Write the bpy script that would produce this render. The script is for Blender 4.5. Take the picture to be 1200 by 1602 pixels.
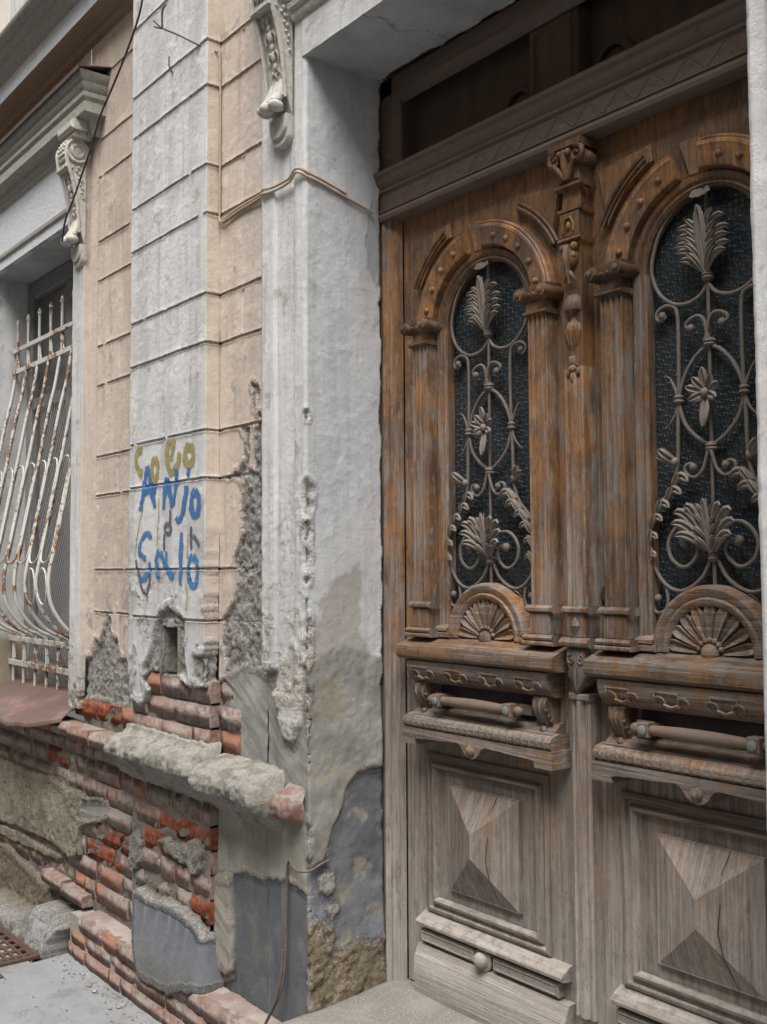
import bpy, bmesh, math, random
import numpy as np
from mathutils import Vector, Matrix

# ------------------------------------------------------------------ clear
for o in list(bpy.data.objects): bpy.data.objects.remove(o, do_unlink=True)
scene = bpy.context.scene
COL = scene.collection
R = math.radians
random.seed(7)

# ------------------------------------------------------------------ camera
cam_data = bpy.data.cameras.new("camera")
cam_data.sensor_fit = 'VERTICAL'
cam_data.sensor_height = 36.0
cam_data.lens = 1624.43/1602*36.0
cam_data.clip_start = 0.05
cam_data.clip_end = 2000
cam = bpy.data.objects.new("camera", cam_data)
cr = Vector((0.6208687810, 0.7838960345, -0.0053818020)); cu = Vector((0.0475535631, -0.0308094022, 0.9983934291)); ca = Vector((-0.7824708398, 0.6201272352, 0.0564056471))
m = Matrix.Identity(4)
for i in range(3):
    m[i][0] = cr[i]; m[i][1] = cu[i]; m[i][2] = -ca[i]
m[0][3], m[1][3], m[2][3] = 0.0, -1.87, 1.65
cam.matrix_world = m
COL.objects.link(cam)
scene.camera = cam

# ------------------------------------------------------------------ sky and sun
world = bpy.data.worlds.new("World"); scene.world = world; world.use_nodes = True
wn = world.node_tree.nodes; wl = world.node_tree.links
for n in list(wn): wn.remove(n)
sky = wn.new('ShaderNodeTexSky'); sky.sky_type = 'NISHITA'; sky.sun_disc = False
SUN_EL, SUN_ROT = R(60), R(140)
sky.sun_elevation = SUN_EL; sky.sun_rotation = SUN_ROT
sky.air_density = 1.0; sky.dust_density = 4.0; sky.ozone_density = 0.6
hs = wn.new('ShaderNodeHueSaturation'); hs.inputs['Saturation'].default_value = 0.13
bg = wn.new('ShaderNodeBackground'); bg.inputs['Strength'].default_value = 0.135
wo = wn.new('ShaderNodeOutputWorld')
wl.new(sky.outputs[0], hs.inputs['Color']); wl.new(hs.outputs[0], bg.inputs['Color']); wl.new(bg.outputs[0], wo.inputs['Surface'])
sd = bpy.data.lights.new("sun", 'SUN'); sd.energy = 2.0; sd.angle = R(38); sd.color = (1.0, 0.97, 0.93)
so = bpy.data.objects.new("sun", sd); COL.objects.link(so)
az = SUN_ROT
sv = Vector((math.sin(az)*math.cos(SUN_EL), math.cos(az)*math.cos(SUN_EL), math.sin(SUN_EL)))
so.rotation_euler = sv.to_track_quat('Z', 'Y').to_euler()
so.location = (0, -4, 8)
scene.view_settings.view_transform = 'Standard'
scene.view_settings.look = 'None'
scene.view_settings.exposure = 1.0
scene.view_settings.gamma = 1.0
scene.view_settings.use_curve_mapping = False

D = {'base_open': [(-4.071, 0.899), (-3.291, 0.903), (-3.295, 0.735), (-3.299, 0.646), (-3.307, 0.511), (-3.306, 0.379), (-3.314, 0.288), (-3.286, 0.231),
               (-3.356, -0.165), (-4.105, -0.445)],
 'blue1': [(-3.208, 0.593), (-3.148, 0.62), (-3.08, 0.622), (-3.031, 0.616), (-2.983, 0.635), (-2.912, 0.643), (-2.848, 0.662), (-2.728, 0.646),
           (-2.465, 0.526), (-2.661, 0.093), (-3.329, -0.157), (-3.331, 0.204), (-3.263, 0.213), (-3.215, 0.239), (-3.198, 0.383), (-3.221, 0.529)],
 'bluepatch': [(-3.877, 0.404), (-3.831, 0.424), (-3.775, 0.413), (-3.708, 0.414), (-3.633, 0.423), (-3.571, 0.429), (-3.504, 0.426), (-3.43, 0.417),
               (-3.363, 0.406), (-3.32, 0.379), (-3.288, 0.349), (-3.269, 0.31), (-3.259, 0.248), (-3.295, 0.203), (-3.341, 0.167), (-3.389, 0.163),
               (-3.437, 0.144), (-3.495, 0.119), (-3.556, 0.119), (-3.618, 0.119), (-3.682, 0.109), (-3.736, 0.112), (-3.77, 0.149), (-3.816, 0.228),
               (-3.852, 0.316)],
 'chips': [2.148, 1.9, 1.859, 1.778, 1.697, 1.613, 1.546, 1.466, 1.416, 1.366, 1.257, 1.197],
 'chipw': [0.01, 0.03, 0.03, 0.022, 0.022, 0.012, 0.014, 0.03, 0.03, 0.02, 0.018, 0.015],
 'foot': 0,
 'g_blue': [[(-3.787, 2.067), (-3.802, 2.021), (-3.817, 1.961), (-3.836, 1.919), (-3.843, 1.893)],
            [(-3.782, 2.07), (-3.765, 2.019), (-3.743, 1.956), (-3.723, 1.917), (-3.716, 1.898)], [(-3.826, 1.968), (-3.769, 1.972), (-3.706, 1.97)],
            [(-3.62, 2.014), (-3.632, 1.968), (-3.639, 1.927), (-3.644, 1.888)], [(-3.62, 2.008), (-3.6, 1.965), (-3.581, 1.923), (-3.571, 1.893)],
            [(-3.534, 2.037), (-3.541, 1.989), (-3.55, 1.944), (-3.569, 1.904)],
            [(-3.459, 1.97), (-3.462, 1.93), (-3.478, 1.886), (-3.501, 1.852), (-3.522, 1.841), (-3.537, 1.858)],
            [(-3.44, 2.033), (-3.442, 2.017), (-3.448, 2.002)],
            [(-3.388, 1.942), (-3.375, 1.937), (-3.364, 1.924), (-3.358, 1.906), (-3.358, 1.887), (-3.363, 1.87), (-3.374, 1.858), (-3.387, 1.854),
             (-3.401, 1.859), (-3.412, 1.872), (-3.418, 1.89), (-3.418, 1.91), (-3.412, 1.927), (-3.402, 1.939), (-3.388, 1.942)]],
 'g_blue2': [[(-3.752, 1.776), (-3.761, 1.795), (-3.791, 1.8), (-3.83, 1.778), (-3.848, 1.752), (-3.848, 1.726), (-3.818, 1.709), (-3.789, 1.706)],
             [(-3.765, 1.689), (-3.759, 1.661), (-3.788, 1.633), (-3.831, 1.623), (-3.85, 1.642)],
             [(-3.677, 1.732), (-3.702, 1.698), (-3.696, 1.647), (-3.673, 1.624)], [(-3.672, 1.73), (-3.646, 1.693), (-3.62, 1.656)],
             [(-3.616, 1.731), (-3.621, 1.683), (-3.59, 1.642), (-3.556, 1.629)], [(-3.495, 1.804), (-3.498, 1.735), (-3.499, 1.664), (-3.501, 1.598)],
             [(-3.404, 1.704), (-3.389, 1.698), (-3.377, 1.684), (-3.37, 1.662), (-3.37, 1.639), (-3.376, 1.618), (-3.388, 1.603), (-3.403, 1.598),
              (-3.418, 1.603), (-3.43, 1.617), (-3.437, 1.639), (-3.438, 1.663), (-3.431, 1.684), (-3.419, 1.699), (-3.404, 1.704)]],
 'g_drip': [[(-3.816, 1.913), (-3.853, 1.843), (-3.879, 1.772), (-3.9, 1.7)], [(-3.688, 1.943), (-3.684, 1.878), (-3.694, 1.813), (-3.698, 1.744)],
            [(-3.446, 1.792), (-3.446, 1.739), (-3.45, 1.695)], [(-3.462, 1.616), (-3.449, 1.563), (-3.453, 1.51)],
            [(-3.892, 1.58), (-3.864, 1.557), (-3.837, 1.545)], [(-3.747, 1.586), (-3.727, 1.614)]],
 'g_pur': [[(-3.88, 1.7), (-3.866, 1.652), (-3.832, 1.595), (-3.791, 1.562), (-3.763, 1.605), (-3.756, 1.646)],
           [(-3.606, 1.833), (-3.591, 1.829), (-3.581, 1.819), (-3.581, 1.807), (-3.59, 1.798), (-3.605, 1.795), (-3.621, 1.799), (-3.63, 1.809),
            (-3.63, 1.821), (-3.621, 1.83), (-3.606, 1.833)],
           [(-3.632, 1.798), (-3.635, 1.766), (-3.638, 1.729)], [(-3.416, 1.817), (-3.42, 1.782), (-3.415, 1.729)],
           [(-3.402, 1.782), (-3.37, 1.759), (-3.356, 1.741)], [(-3.584, 1.885), (-3.586, 1.855), (-3.588, 1.828)]],
 'g_yel': [[(-3.833, 2.134), (-3.859, 2.14), (-3.886, 2.115), (-3.883, 2.076), (-3.857, 2.047), (-3.827, 2.038)],
           [(-3.721, 2.087), (-3.709, 2.082), (-3.699, 2.071), (-3.694, 2.055), (-3.694, 2.038), (-3.698, 2.023), (-3.708, 2.013), (-3.719, 2.01),
            (-3.731, 2.014), (-3.741, 2.026), (-3.746, 2.042), (-3.747, 2.059), (-3.742, 2.074), (-3.732, 2.084), (-3.721, 2.087)],
           [(-3.597, 2.153), (-3.617, 2.109), (-3.611, 2.067), (-3.586, 2.028), (-3.551, 2.035), (-3.523, 2.06), (-3.515, 2.1)],
           [(-3.563, 2.154), (-3.572, 2.11), (-3.589, 2.07)],
           [(-3.44, 2.112), (-3.425, 2.107), (-3.413, 2.097), (-3.407, 2.083), (-3.407, 2.068), (-3.413, 2.055), (-3.425, 2.047), (-3.439, 2.045),
            (-3.454, 2.049), (-3.466, 2.06), (-3.472, 2.074), (-3.472, 2.089), (-3.466, 2.102), (-3.454, 2.11), (-3.44, 2.112)]],
 'iron': {'big': [(-0.023, 1.683), (-0.013, 1.666)],
          'bot': [(0.108, 1.599), (0.104, 1.569), (0.112, 1.546), (0.136, 1.538), (0.149, 1.549), (0.148, 1.567), (0.133, 1.575)],
          'cs': [(0.103, 2.302), (0.096, 2.296), (0.108, 2.29), (0.121, 2.297), (0.12, 2.313), (0.104, 2.324), (0.082, 2.325), (0.063, 2.314), (0.057, 2.283),
                 (0.056, 2.225), (0.057, 2.155), (0.059, 2.08)],
          'low1': [(-0.031, 1.944), (-0.022, 1.915), (-0.013, 1.893), (0.006, 1.878), (0.027, 1.882), (0.038, 1.895), (0.034, 1.908), (0.019, 1.912),
                   (0.012, 1.902)],
          'mid': [(-0.038, 2.217), (-0.032, 2.243), (-0.027, 2.264), (-0.013, 2.279), (0.006, 2.278), (0.023, 2.268), (0.025, 2.256), (0.011, 2.251)],
          'ring': [(-0.039, 2.603), (0.015, 2.595), (0.067, 2.566), (0.107, 2.52), (0.128, 2.467), (0.134, 2.423), (0.121, 2.378), (0.097, 2.346),
                   (0.063, 2.325), (0.026, 2.32), (-0.009, 2.331), (-0.029, 2.352), (-0.037, 2.373)],
          'scr': [(0.024, 1.764), (0.051, 1.762), (0.077, 1.744), (0.092, 1.714), (0.085, 1.679), (0.06, 1.658), (0.034, 1.658), (0.011, 1.68), (0.005, 1.704),
                  (0.019, 1.721), (0.042, 1.717)],
          'side': [(0.061, 2.068), (0.063, 2.008), (0.065, 1.931), (0.072, 1.887), (0.09, 1.848), (0.127, 1.809), (0.148, 1.766), (0.155, 1.707),
                   (0.142, 1.654), (0.112, 1.612), (0.074, 1.595), (0.037, 1.603), (0.002, 1.628), (-0.015, 1.655), (-0.022, 1.669)],
          'spd': [(0.06, 2.07), (0.07, 2.042), (0.088, 2.019), (0.107, 2.008)],
          'spu': [(0.059, 2.08), (0.071, 2.111), (0.084, 2.136), (0.099, 2.147)],
          'ves': [(-0.035, 2.203), (-0.007, 2.191), (0.023, 2.162), (0.046, 2.122), (0.058, 2.078), (0.051, 2.039), (0.036, 2.007), (0.005, 1.976),
                  (-0.03, 1.955)]},
 'ironpts': {'acb': (-0.024, 1.68),
             'act': (-0.037, 1.872),
             'budb': (0.073, 1.922),
             'budt': (0.107, 1.955),
             'capb': (-0.028, 1.933),
             'col1': (-0.037, 2.376),
             'col2': (-0.035, 2.209),
             'col3': (-0.03, 1.95),
             'colr': (0.059, 2.079),
             'end': (-0.023, 1.606),
             'lf1': (0.033, 1.851),
             'lf2': (0.093, 1.794),
             'plr': (0.028, 2.483),
             'plt': (-0.039, 2.536),
             'ros': (-0.036, 2.083),
             'rosb': (-0.039, 2.018),
             'rost': (-0.037, 2.14),
             'scrb': (0.042, 1.712),
             'sh': (-0.056, 2.57),
             'top': (-0.039, 2.616)},
 'left_open': [(-4.64, 1.081), (-4.408, 1.096), (-4.272, 1.098), (-4.079, 1.09), (-4.005, 1.061), (-3.841, 1.065), (-3.815, -0.586), (-13.351, -4.589),
               (-14.316, 0.426), (-5.107, 0.976)],
 'left_raw': [(-4.645, 1.241), (-4.586, 1.288), (-4.526, 1.251), (-4.476, 1.271), (-4.429, 1.348), (-4.373, 1.334), (-4.347, 1.399), (-4.308, 1.47),
              (-4.267, 1.438), (-4.252, 1.375), (-4.186, 1.365), (-4.165, 1.285), (-4.108, 1.278), (-4.051, 1.239), (-4.048, 1.082), (-4.699, 1.017)],
 'mort1': [(-3.986, 0.591), (-3.897, 0.621), (-3.85, 0.585), (-3.849, 0.519), (-3.906, 0.474), (-3.983, 0.478)],
 'mort2': [(-3.717, 0.626), (-3.653, 0.643), (-3.585, 0.645), (-3.509, 0.644), (-3.436, 0.681), (-3.383, 0.691), (-3.359, 0.656), (-3.372, 0.585),
           (-3.42, 0.557), (-3.469, 0.583), (-3.549, 0.582), (-3.653, 0.596)],
 'niche': [(-3.669, 1.436), (-3.542, 1.437), (-3.535, 1.28), (-3.666, 1.276)],
 'pil_open': [(-4.104, 1.054), (-4.013, 1.154), (-3.964, 1.171), (-3.91, 1.13), (-3.851, 1.116), (-3.795, 1.156), (-3.773, 1.193), (-3.819, 1.229),
              (-3.774, 1.262), (-3.718, 1.261), (-3.548, 1.274), (-3.507, 1.239), (-3.437, 1.221), (-3.351, 1.236), (-3.295, 1.229), (-3.204, 1.255),
              (-3.117, 1.223), (-3.102, -0.065), (-4.609, -0.629)],
 'pil_raw': [(-3.707, 1.452), (-3.68, 1.485), (-3.606, 1.516), (-3.543, 1.489), (-3.471, 1.468), (-3.48, 1.378), (-3.459, 1.263), (-3.529, 1.267),
             (-3.699, 1.254), (-3.776, 1.243), (-3.822, 1.27), (-3.744, 1.359)],
 'pil_raw2': [(-3.41, 1.34), (-3.324, 1.35), (-3.268, 1.34), (-3.277, 1.265), (-3.352, 1.244), (-3.41, 1.266)],
 'rev_beige': [(0.017, 1.515), (0.05, 1.606), (0.095, 1.626), (0.139, 1.65), (0.178, 1.658), (0.209, 1.625), (0.203, 1.562), (0.192, 1.458), (0.229, 1.341),
               (-0.025, 1.277), (-0.015, 1.436)],
 'rev_blue': [(0.334, 1.018), (0.253, 1.006), (0.174, 1.0), (0.136, 0.97), (0.11, 0.903), (0.072, 0.848), (0.047, 0.773), (0.035, 0.735), (-0.049, 0.731),
              (-0.096, 0.682), (-0.119, 0.1), (0.326, -0.035)],
 'rev_cem': [(-0.049, 1.348), (0.074, 1.395), (0.138, 1.409), (0.176, 1.39), (0.282, 1.364), (0.337, 1.356), (0.328, 0.169), (-0.05, 0.079)],
 'rev_mud1': [(-0.103, 0.511), (-0.068, 0.551), (-0.002, 0.557), (0.022, 0.565), (0.066, 0.528), (0.084, 0.505), (0.071, 0.462), (0.046, 0.439), (0.022, 0.367),
              (-0.007, 0.358), (-0.05, 0.365), (-0.085, 0.431)],
 'rev_mud2': [(-0.007, 0.412), (0.022, 0.435), (0.071, 0.443), (0.133, 0.454), (0.172, 0.47), (0.223, 0.438), (0.29, 0.464), (0.344, 0.494), (0.341, 0.124),
              (-0.026, 0.187)],
 'rev_patch1': [(0.015, 0.696), (0.072, 0.705), (0.084, 0.683), (0.072, 0.646), (0.047, 0.631), (0.023, 0.651)],
 'rev_patch2': [(0.052, 0.594), (0.084, 0.596), (0.091, 0.571), (0.066, 0.552)],
 'skirt': [(-14.313, -1.569), (-5.389, 0.035), (-5.11, 0.04), (-4.854, 0.062), (-4.759, 0.143), (-4.581, 0.15), (-4.455, 0.113), (-4.497, 0.047),
           (-4.478, -0.084), (-14.038, -2.875)],
 'strip1': [(-3.325, 0.571), (-3.213, 0.592), (-3.221, 0.486), (-3.203, 0.382), (-3.206, 0.273), (-3.241, 0.246), (-3.304, 0.256), (-3.328, 0.326)],
 'sur_white': [(-2.917, 1.25), (-2.874, 1.347), (-2.821, 1.432), (-2.755, 1.415), (-2.748, 1.235), (-2.762, 1.174), (-2.803, 1.099), (-2.859, 1.122),
               (-2.897, 1.2)],
 'wall_cem': [(-3.306, 1.27), (-3.151, 1.326), (-2.964, 1.318), (-2.685, 1.358), (-2.619, 0.859), (-2.944, 0.859), (-3.004, 0.933), (-3.065, 0.956),
              (-3.149, 0.976), (-3.259, 0.982), (-3.305, 1.066)],
 'wall_open': [(-3.424, 1.203), (-3.274, 1.268), (-3.229, 1.231), (-3.255, 1.162), (-3.264, 1.093), (-3.264, 1.026), (-3.184, 0.993), (-3.201, 0.946),
               (-3.373, 0.909), (-3.431, 0.935)],
 'wall_raw1': [(-3.172, 2.16), (-3.137, 2.106), (-3.154, 2.036), (-3.189, 1.998), (-3.288, 1.987), (-3.206, 1.988), (-3.153, 1.968), (-3.17, 1.861),
               (-3.153, 1.793), (-3.179, 1.744), (-3.214, 1.682), (-3.178, 1.625), (-3.213, 1.546), (-3.285, 1.477), (-3.303, 1.407), (-3.274, 1.318),
               (-3.274, 1.239), (-2.964, 1.265), (-2.992, 1.422), (-3.017, 1.507), (-3.046, 1.571), (-3.017, 1.658), (-3.026, 1.789), (-3.01, 1.94),
               (-3.018, 2.072), (-3.01, 2.142), (-3.052, 2.164), (-3.077, 2.14), (-3.085, 2.001), (-3.11, 2.003), (-3.111, 2.153)],
 'wall_raw2': [(-3.099, 2.297), (-3.052, 2.293), (-3.044, 2.263), (-3.073, 2.251), (-3.073, 2.211), (-3.085, 2.213), (-3.086, 2.257)],
 'wall_raw3': [(-3.06, 2.192), (-3.039, 2.196), (-3.027, 2.17), (-3.068, 2.173)],
 'wp1': [(-15.139, 0.365), (-5.571, 0.673), (-5.189, 0.672), (-4.888, 0.686), (-4.688, 0.658), (-4.538, 0.668), (-4.466, 0.652), (-4.327, 0.683),
         (-4.239, 0.649), (-4.258, 0.598), (-4.427, 0.548), (-4.519, 0.503), (-4.523, 0.396), (-4.618, 0.356), (-4.837, 0.39), (-5.177, 0.378), (-5.556, 0.355),
         (-14.946, -0.552)],
 'wp2': [(-14.914, -0.702), (-5.555, 0.339), (-5.267, 0.351), (-5.001, 0.345), (-4.717, 0.344), (-4.795, 0.319), (-5.086, 0.298), (-5.553, 0.28),
         (-14.852, -1.0)],
 'wp3': [(-14.675, -1.044), (-5.49, 0.25), (-5.296, 0.217), (-5.026, 0.193), (-4.873, 0.145), (-4.838, 0.08), (-4.934, 0.012), (-5.194, -0.008),
         (-5.478, -0.015), (-14.478, -1.978)]}
# ------------------------------------------------------------------ numpy noise
def _h(ix, iy, seed):
    n = (ix.astype(np.int64)*374761393 + iy.astype(np.int64)*668265263 + seed*1442695041) & 0xFFFFFFFF
    n = ((n ^ (n >> 13))*1274126177) & 0xFFFFFFFF
    n = n ^ (n >> 16)
    return (n & 0xFFFF)/65535.0
def vnoise(x, y, seed=0):
    x0 = np.floor(x); y0 = np.floor(y); fx = x-x0; fy = y-y0
    fx = fx*fx*(3-2*fx); fy = fy*fy*(3-2*fy)
    a = _h(x0, y0, seed); b = _h(x0+1, y0, seed); c = _h(x0, y0+1, seed); d = _h(x0+1, y0+1, seed)
    return (a*(1-fx)+b*fx)*(1-fy)+(c*(1-fx)+d*fx)*fy
def fbm(x, y, f, octv=4, seed=0, gain=.5):
    s = 0; a = 1; t = 0
    for i in range(octv):
        s = s + a*vnoise(x*f+seed*7.3, y*f-seed*3.1, seed+i*17); t += a; a *= gain; f *= 2.03
    return s/t            # 0..1
def worley(x, y, f, seed=0):
    """(random value of the nearest cell, distance to its edge)"""
    x = x*f; y = y*f; xi = np.floor(x); yi = np.floor(y); d1 = np.full(x.shape, 9.); d2 = np.full(x.shape, 9.); v = np.zeros(x.shape)
    for i in (-1, 0, 1):
        for j in (-1, 0, 1):
            cx = xi+i; cy = yi+j; d = (cx+_h(cx, cy, seed)-x)**2+(cy+_h(cx, cy, seed+5)-y)**2; r_ = _h(cx, cy, seed+9)
            near = d < d1; d2 = np.where(near, d1, np.minimum(d2, d)); v = np.where(near, r_, v); d1 = np.where(near, d, d1)
    return v, np.sqrt(d2)-np.sqrt(d1)
def sm(a, b, x):
    t = np.clip((x-a)/(b-a), 0, 1); return t*t*(3-2*t)
def sdf(poly, x, y):
    p = np.array(poly, float); n = len(p); d = np.full(x.shape, 1e9); ins = np.zeros(x.shape, bool)
    for i in range(n):
        ax, ay = p[i]; bx, by = p[(i+1) % n]
        ex, ey = bx-ax, by-ay; wx, wy = x-ax, y-ay
        t = np.clip((wx*ex+wy*ey)/(ex*ex+ey*ey+1e-12), 0, 1)
        d = np.minimum(d, (wx-ex*t)**2+(wy-ey*t)**2)
        c = ((ay > y) != (by > y)) & (x < (bx-ax)*(y-ay)/(by-ay+1e-12)+ax)
        ins ^= c
    d = np.sqrt(d); return np.where(ins, -d, d)
def pmask(poly, x, y, w=.006, rag=.014, seed=3, f=22):
    d = sdf(poly, x, y) + (fbm(x, y, f, 4, seed, .6)-.5)*2*rag
    return 1-sm(-w, w, d)
def in_poly(poly, x, y): return sdf(poly, np.array([x]), np.array([y]))[0] < 0
def lerp(c, d, m):
    m = m[..., None]; d = np.asarray(d, float)
    return c*(1-m)+d*m

# ------------------------------------------------------------------ objects
LOC = {}
def tag(o, label=None, cat=None, group=None, kind=None):
    if label: o['label'] = label
    if cat: o['category'] = cat
    if group: o['group'] = group
    if kind: o['kind'] = kind
    return o
def thing(name, label, cat, loc=(0, 0, 0), group=None):
    o = bpy.data.objects.new(name, None); COL.objects.link(o); o.location = loc; o.empty_display_size = .1
    LOC[o.name] = Vector(loc)
    return tag(o, label, cat, group)
def link_mesh(name, me, parent=None, label=None):
    o = bpy.data.objects.new(name, me); COL.objects.link(o)
    if parent is not None:
        o.parent = parent; LOC[o.name] = LOC[parent.name]
    else: LOC[o.name] = Vector((0, 0, 0))
    if label: o['label'] = label
    return o
def smooth(me, ang=35):
    me.shade_smooth()
    try: me.set_sharp_from_angle(angle=R(ang))
    except Exception: pass

class MB:
    def __init__(s): s.v = []; s.f = []
    def add(s, vs, fs):
        o = len(s.v); s.v += [tuple(p) for p in vs]; s.f += [tuple(i+o for i in f) for f in fs]; return s
    def box(s, x0, x1, y0, y1, z0, z1, b=0.0):
        """box; with b the edges of the -y face are chamfered"""
        if x0 > x1: x0, x1 = x1, x0
        if y0 > y1: y0, y1 = y1, y0
        if z0 > z1: z0, z1 = z1, z0
        if b <= 0:
            vs = [(x0,y0,z0),(x1,y0,z0),(x1,y0,z1),(x0,y0,z1),(x0,y1,z0),(x1,y1,z0),(x1,y1,z1),(x0,y1,z1)]
            return s.add(vs, [(0,1,2,3),(5,4,7,6),(4,0,3,7),(1,5,6,2),(3,2,6,7),(4,5,1,0)])
        vs = [(x0+b,y0,z0+b),(x1-b,y0,z0+b),(x1-b,y0,z1-b),(x0+b,y0,z1-b)]
        vs += [(x0,y0+b,z0),(x1,y0+b,z0),(x1,y0+b,z1),(x0,y0+b,z1)]
        vs += [(x0,y1,z0),(x1,y1,z0),(x1,y1,z1),(x0,y1,z1)]
        fs = [(0,1,2,3)]
        for k in (0, 4):
            for i in range(4):
                j = (i+1) % 4; fs.append((k+4+i, k+4+j, k+j, k+i))
        fs.append((9,8,11,10))
        return s.add(vs, fs)
    def grid(s, P, close_u=False, flip=False):
        nu = len(P); nv = len(P[0]); vs = [p for row in P for p in row]; fs = []
        for i in range(nu if close_u else nu-1):
            for j in range(nv-1):
                a = i*nv+j; b = ((i+1) % nu)*nv+j
                f = (a, b, b+1, a+1); fs.append(f[::-1] if flip else f)
        return s.add(vs, fs)
    def line(s, prof, x0, x1, y=0.0, caps=True, splay=0.0):
        """moulding along x: prof = [(d, z)] bottom to top, d is the projection towards -y"""
        P = [[(x0-splay*d, y-d, z) for d, z in prof], [(x1+splay*d, y-d, z) for d, z in prof]]
        s.grid(P)
        if caps:
            for k, row in ((0, P[0]), (1, P[1])):
                vs = list(row)+[(row[-1][0], y, row[-1][2]), (row[0][0], y, row[0][2])]
                f = tuple(range(len(vs))); s.add(vs, [f if k else f[::-1]])
        return s
    def vline(s, prof, z0, z1, y=0.0):
        """vertical strip: prof = [(x, d)] left to right"""
        P = [[(x, y-d, z0) for x, d in prof], [(x, y-d, z1) for x, d in prof]]
        s.grid(P, flip=True)
        for k, row in ((0, P[0]), (1, P[1])):
            vs = list(row)+[(row[-1][0], y, row[-1][2]), (row[0][0], y, row[0][2])]
            f = tuple(range(len(vs))); s.add(vs, [f[::-1] if k else f])
        return s
    def prism(s, pts, y0, y1, b=0.0):
        """outline in x,z (counter-clockwise seen from -y), front at y0, back at y1"""
        n = len(pts); cx = sum(p[0] for p in pts)/n; cz = sum(p[1] for p in pts)/n
        L = [[(x, y1, z) for x, z in pts], [(x, y0+b, z) for x, z in pts]]
        if b > 0:
            L.append([(cx+(x-cx)*(1-b/max(.004, math.hypot(x-cx, z-cz))), y0, cz+(z-cz)*(1-b/max(.004, math.hypot(x-cx, z-cz)))) for x, z in pts])
        vs = [p for r_ in L for p in r_]; fs = []
        for k in range(len(L)-1):
            for i in range(n):
                j = (i+1) % n; fs.append((k*n+i, k*n+j, (k+1)*n+j, (k+1)*n+i))
        k = (len(L)-1)*n; fs.append(tuple(range(k, k+n)))
        return s.add(vs, fs)
    def prism_x(s, pts, x0, x1):
        """outline in y,z extruded along x"""
        n = len(pts); vs = [(x0, y, z) for y, z in pts]+[(x1, y, z) for y, z in pts]
        fs = [(i, (i+1) % n, n+(i+1) % n, n+i) for i in range(n)]
        fs += [tuple(range(n))[::-1], tuple(range(n, 2*n))]
        return s.add(vs, fs)
    def tube(s, pts, r, n=7, cap=True, sy=1.0):
        pts = [Vector(p) for p in pts]; m_ = len(pts)
        rr = r if hasattr(r, '__len__') else [r]*m_
        rows = []; up = Vector((0.13, -1, 0.21)).normalized()
        for i, p in enumerate(pts):
            t = (pts[min(i+1, m_-1)]-pts[max(i-1, 0)])
            if t.length < 1e-9: t = Vector((0, 0, 1))
            t.normalize()
            a = up-t*up.dot(t)
            if a.length < .05: a = Vector((1, 0, 0))-t*t.x
            a.normalize(); b = t.cross(a)
            rows.append([p+(a*math.cos(2*math.pi*k/n)*sy+b*math.sin(2*math.pi*k/n))*rr[i] for k in range(n)])
        vs = [q for row in rows for q in row]; fs = []
        for i in range(m_-1):
            for k in range(n):
                k2 = (k+1) % n; fs.append((i*n+k, i*n+k2, (i+1)*n+k2, (i+1)*n+k))
        if cap: fs += [tuple(range(n))[::-1], tuple((m_-1)*n+k for k in range(n))]
        return s.add(vs, fs)
    def ell(s, c, r, nu=8, nv=6, ax=None):
        rx, ry, rz = r if hasattr(r, '__len__') else (r, r, r); c = Vector(c)
        M = ax if ax is not None else Matrix.Identity(3)
        vs = [c+M @ Vector((0, 0, rz))]
        for j in range(1, nv):
            t = math.pi*j/nv
            for i in range(nu):
                a = 2*math.pi*i/nu; vs.append(c+M @ Vector((rx*math.sin(t)*math.cos(a), ry*math.sin(t)*math.sin(a), rz*math.cos(t))))
        vs.append(c-M @ Vector((0, 0, rz))); e = len(vs)-1; fs = []
        for i in range(nu): fs.append((0, 1+i, 1+(i+1) % nu))
        for j in range(nv-2):
            for i in range(nu):
                a = 1+j*nu+i; b = 1+j*nu+(i+1) % nu; fs.append((a, a+nu, b+nu, b))
        for i in range(nu): fs.append((e, 1+(nv-2)*nu+(i+1) % nu, 1+(nv-2)*nu+i))
        return s.add(vs, fs)
    def lathe(s, c, prof, n=12, axis='z'):
        """prof = [(r, h)] about an axis through c"""
        c = Vector(c); rows = []
        for k in range(n):
            a = 2*math.pi*k/n; row = []
            for r_, h in prof:
                if axis == 'z': row.append(c+Vector((r_*math.cos(a), r_*math.sin(a), h)))
                elif axis == 'y': row.append(c+Vector((r_*math.cos(a), -h, r_*math.sin(a))))
                else: row.append(c+Vector((h, r_*math.cos(a), r_*math.sin(a))))
            rows.append(row)
        return s.grid(rows, close_u=True)
    def arc(s, cx, cz, prof, a0, a1, n=24, caps=True, y=0):
        """prof = [(r, y)] swept round (cx, cz) between angles in degrees"""
        P = []
        for i in range(n+1):
            a = R(a0+(a1-a0)*i/n); P.append([(cx+r_*math.cos(a), yy, cz+r_*math.sin(a)) for r_, yy in prof])
        s.grid(P)
        if caps: s.add(P[0], [tuple(range(len(prof)))]); s.add(P[-1], [tuple(range(len(prof)))[::-1]])
        return s
    def frame(s, x0, x1, z0, z1, prof, segs=(0, 1, 2, 3)):
        """mitred rectangular moulding: prof = [(inset, y)] from outside in"""
        P = [[(x0+i, y, z0+i), (x1-i, y, z0+i), (x1-i, y, z1-i), (x0+i, y, z1-i), (x0+i, y, z0+i)] for i, y in prof]
        for k in segs: s.grid([[r_[k], r_[k+1]] for r_ in P], flip=True)
        return s
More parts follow.
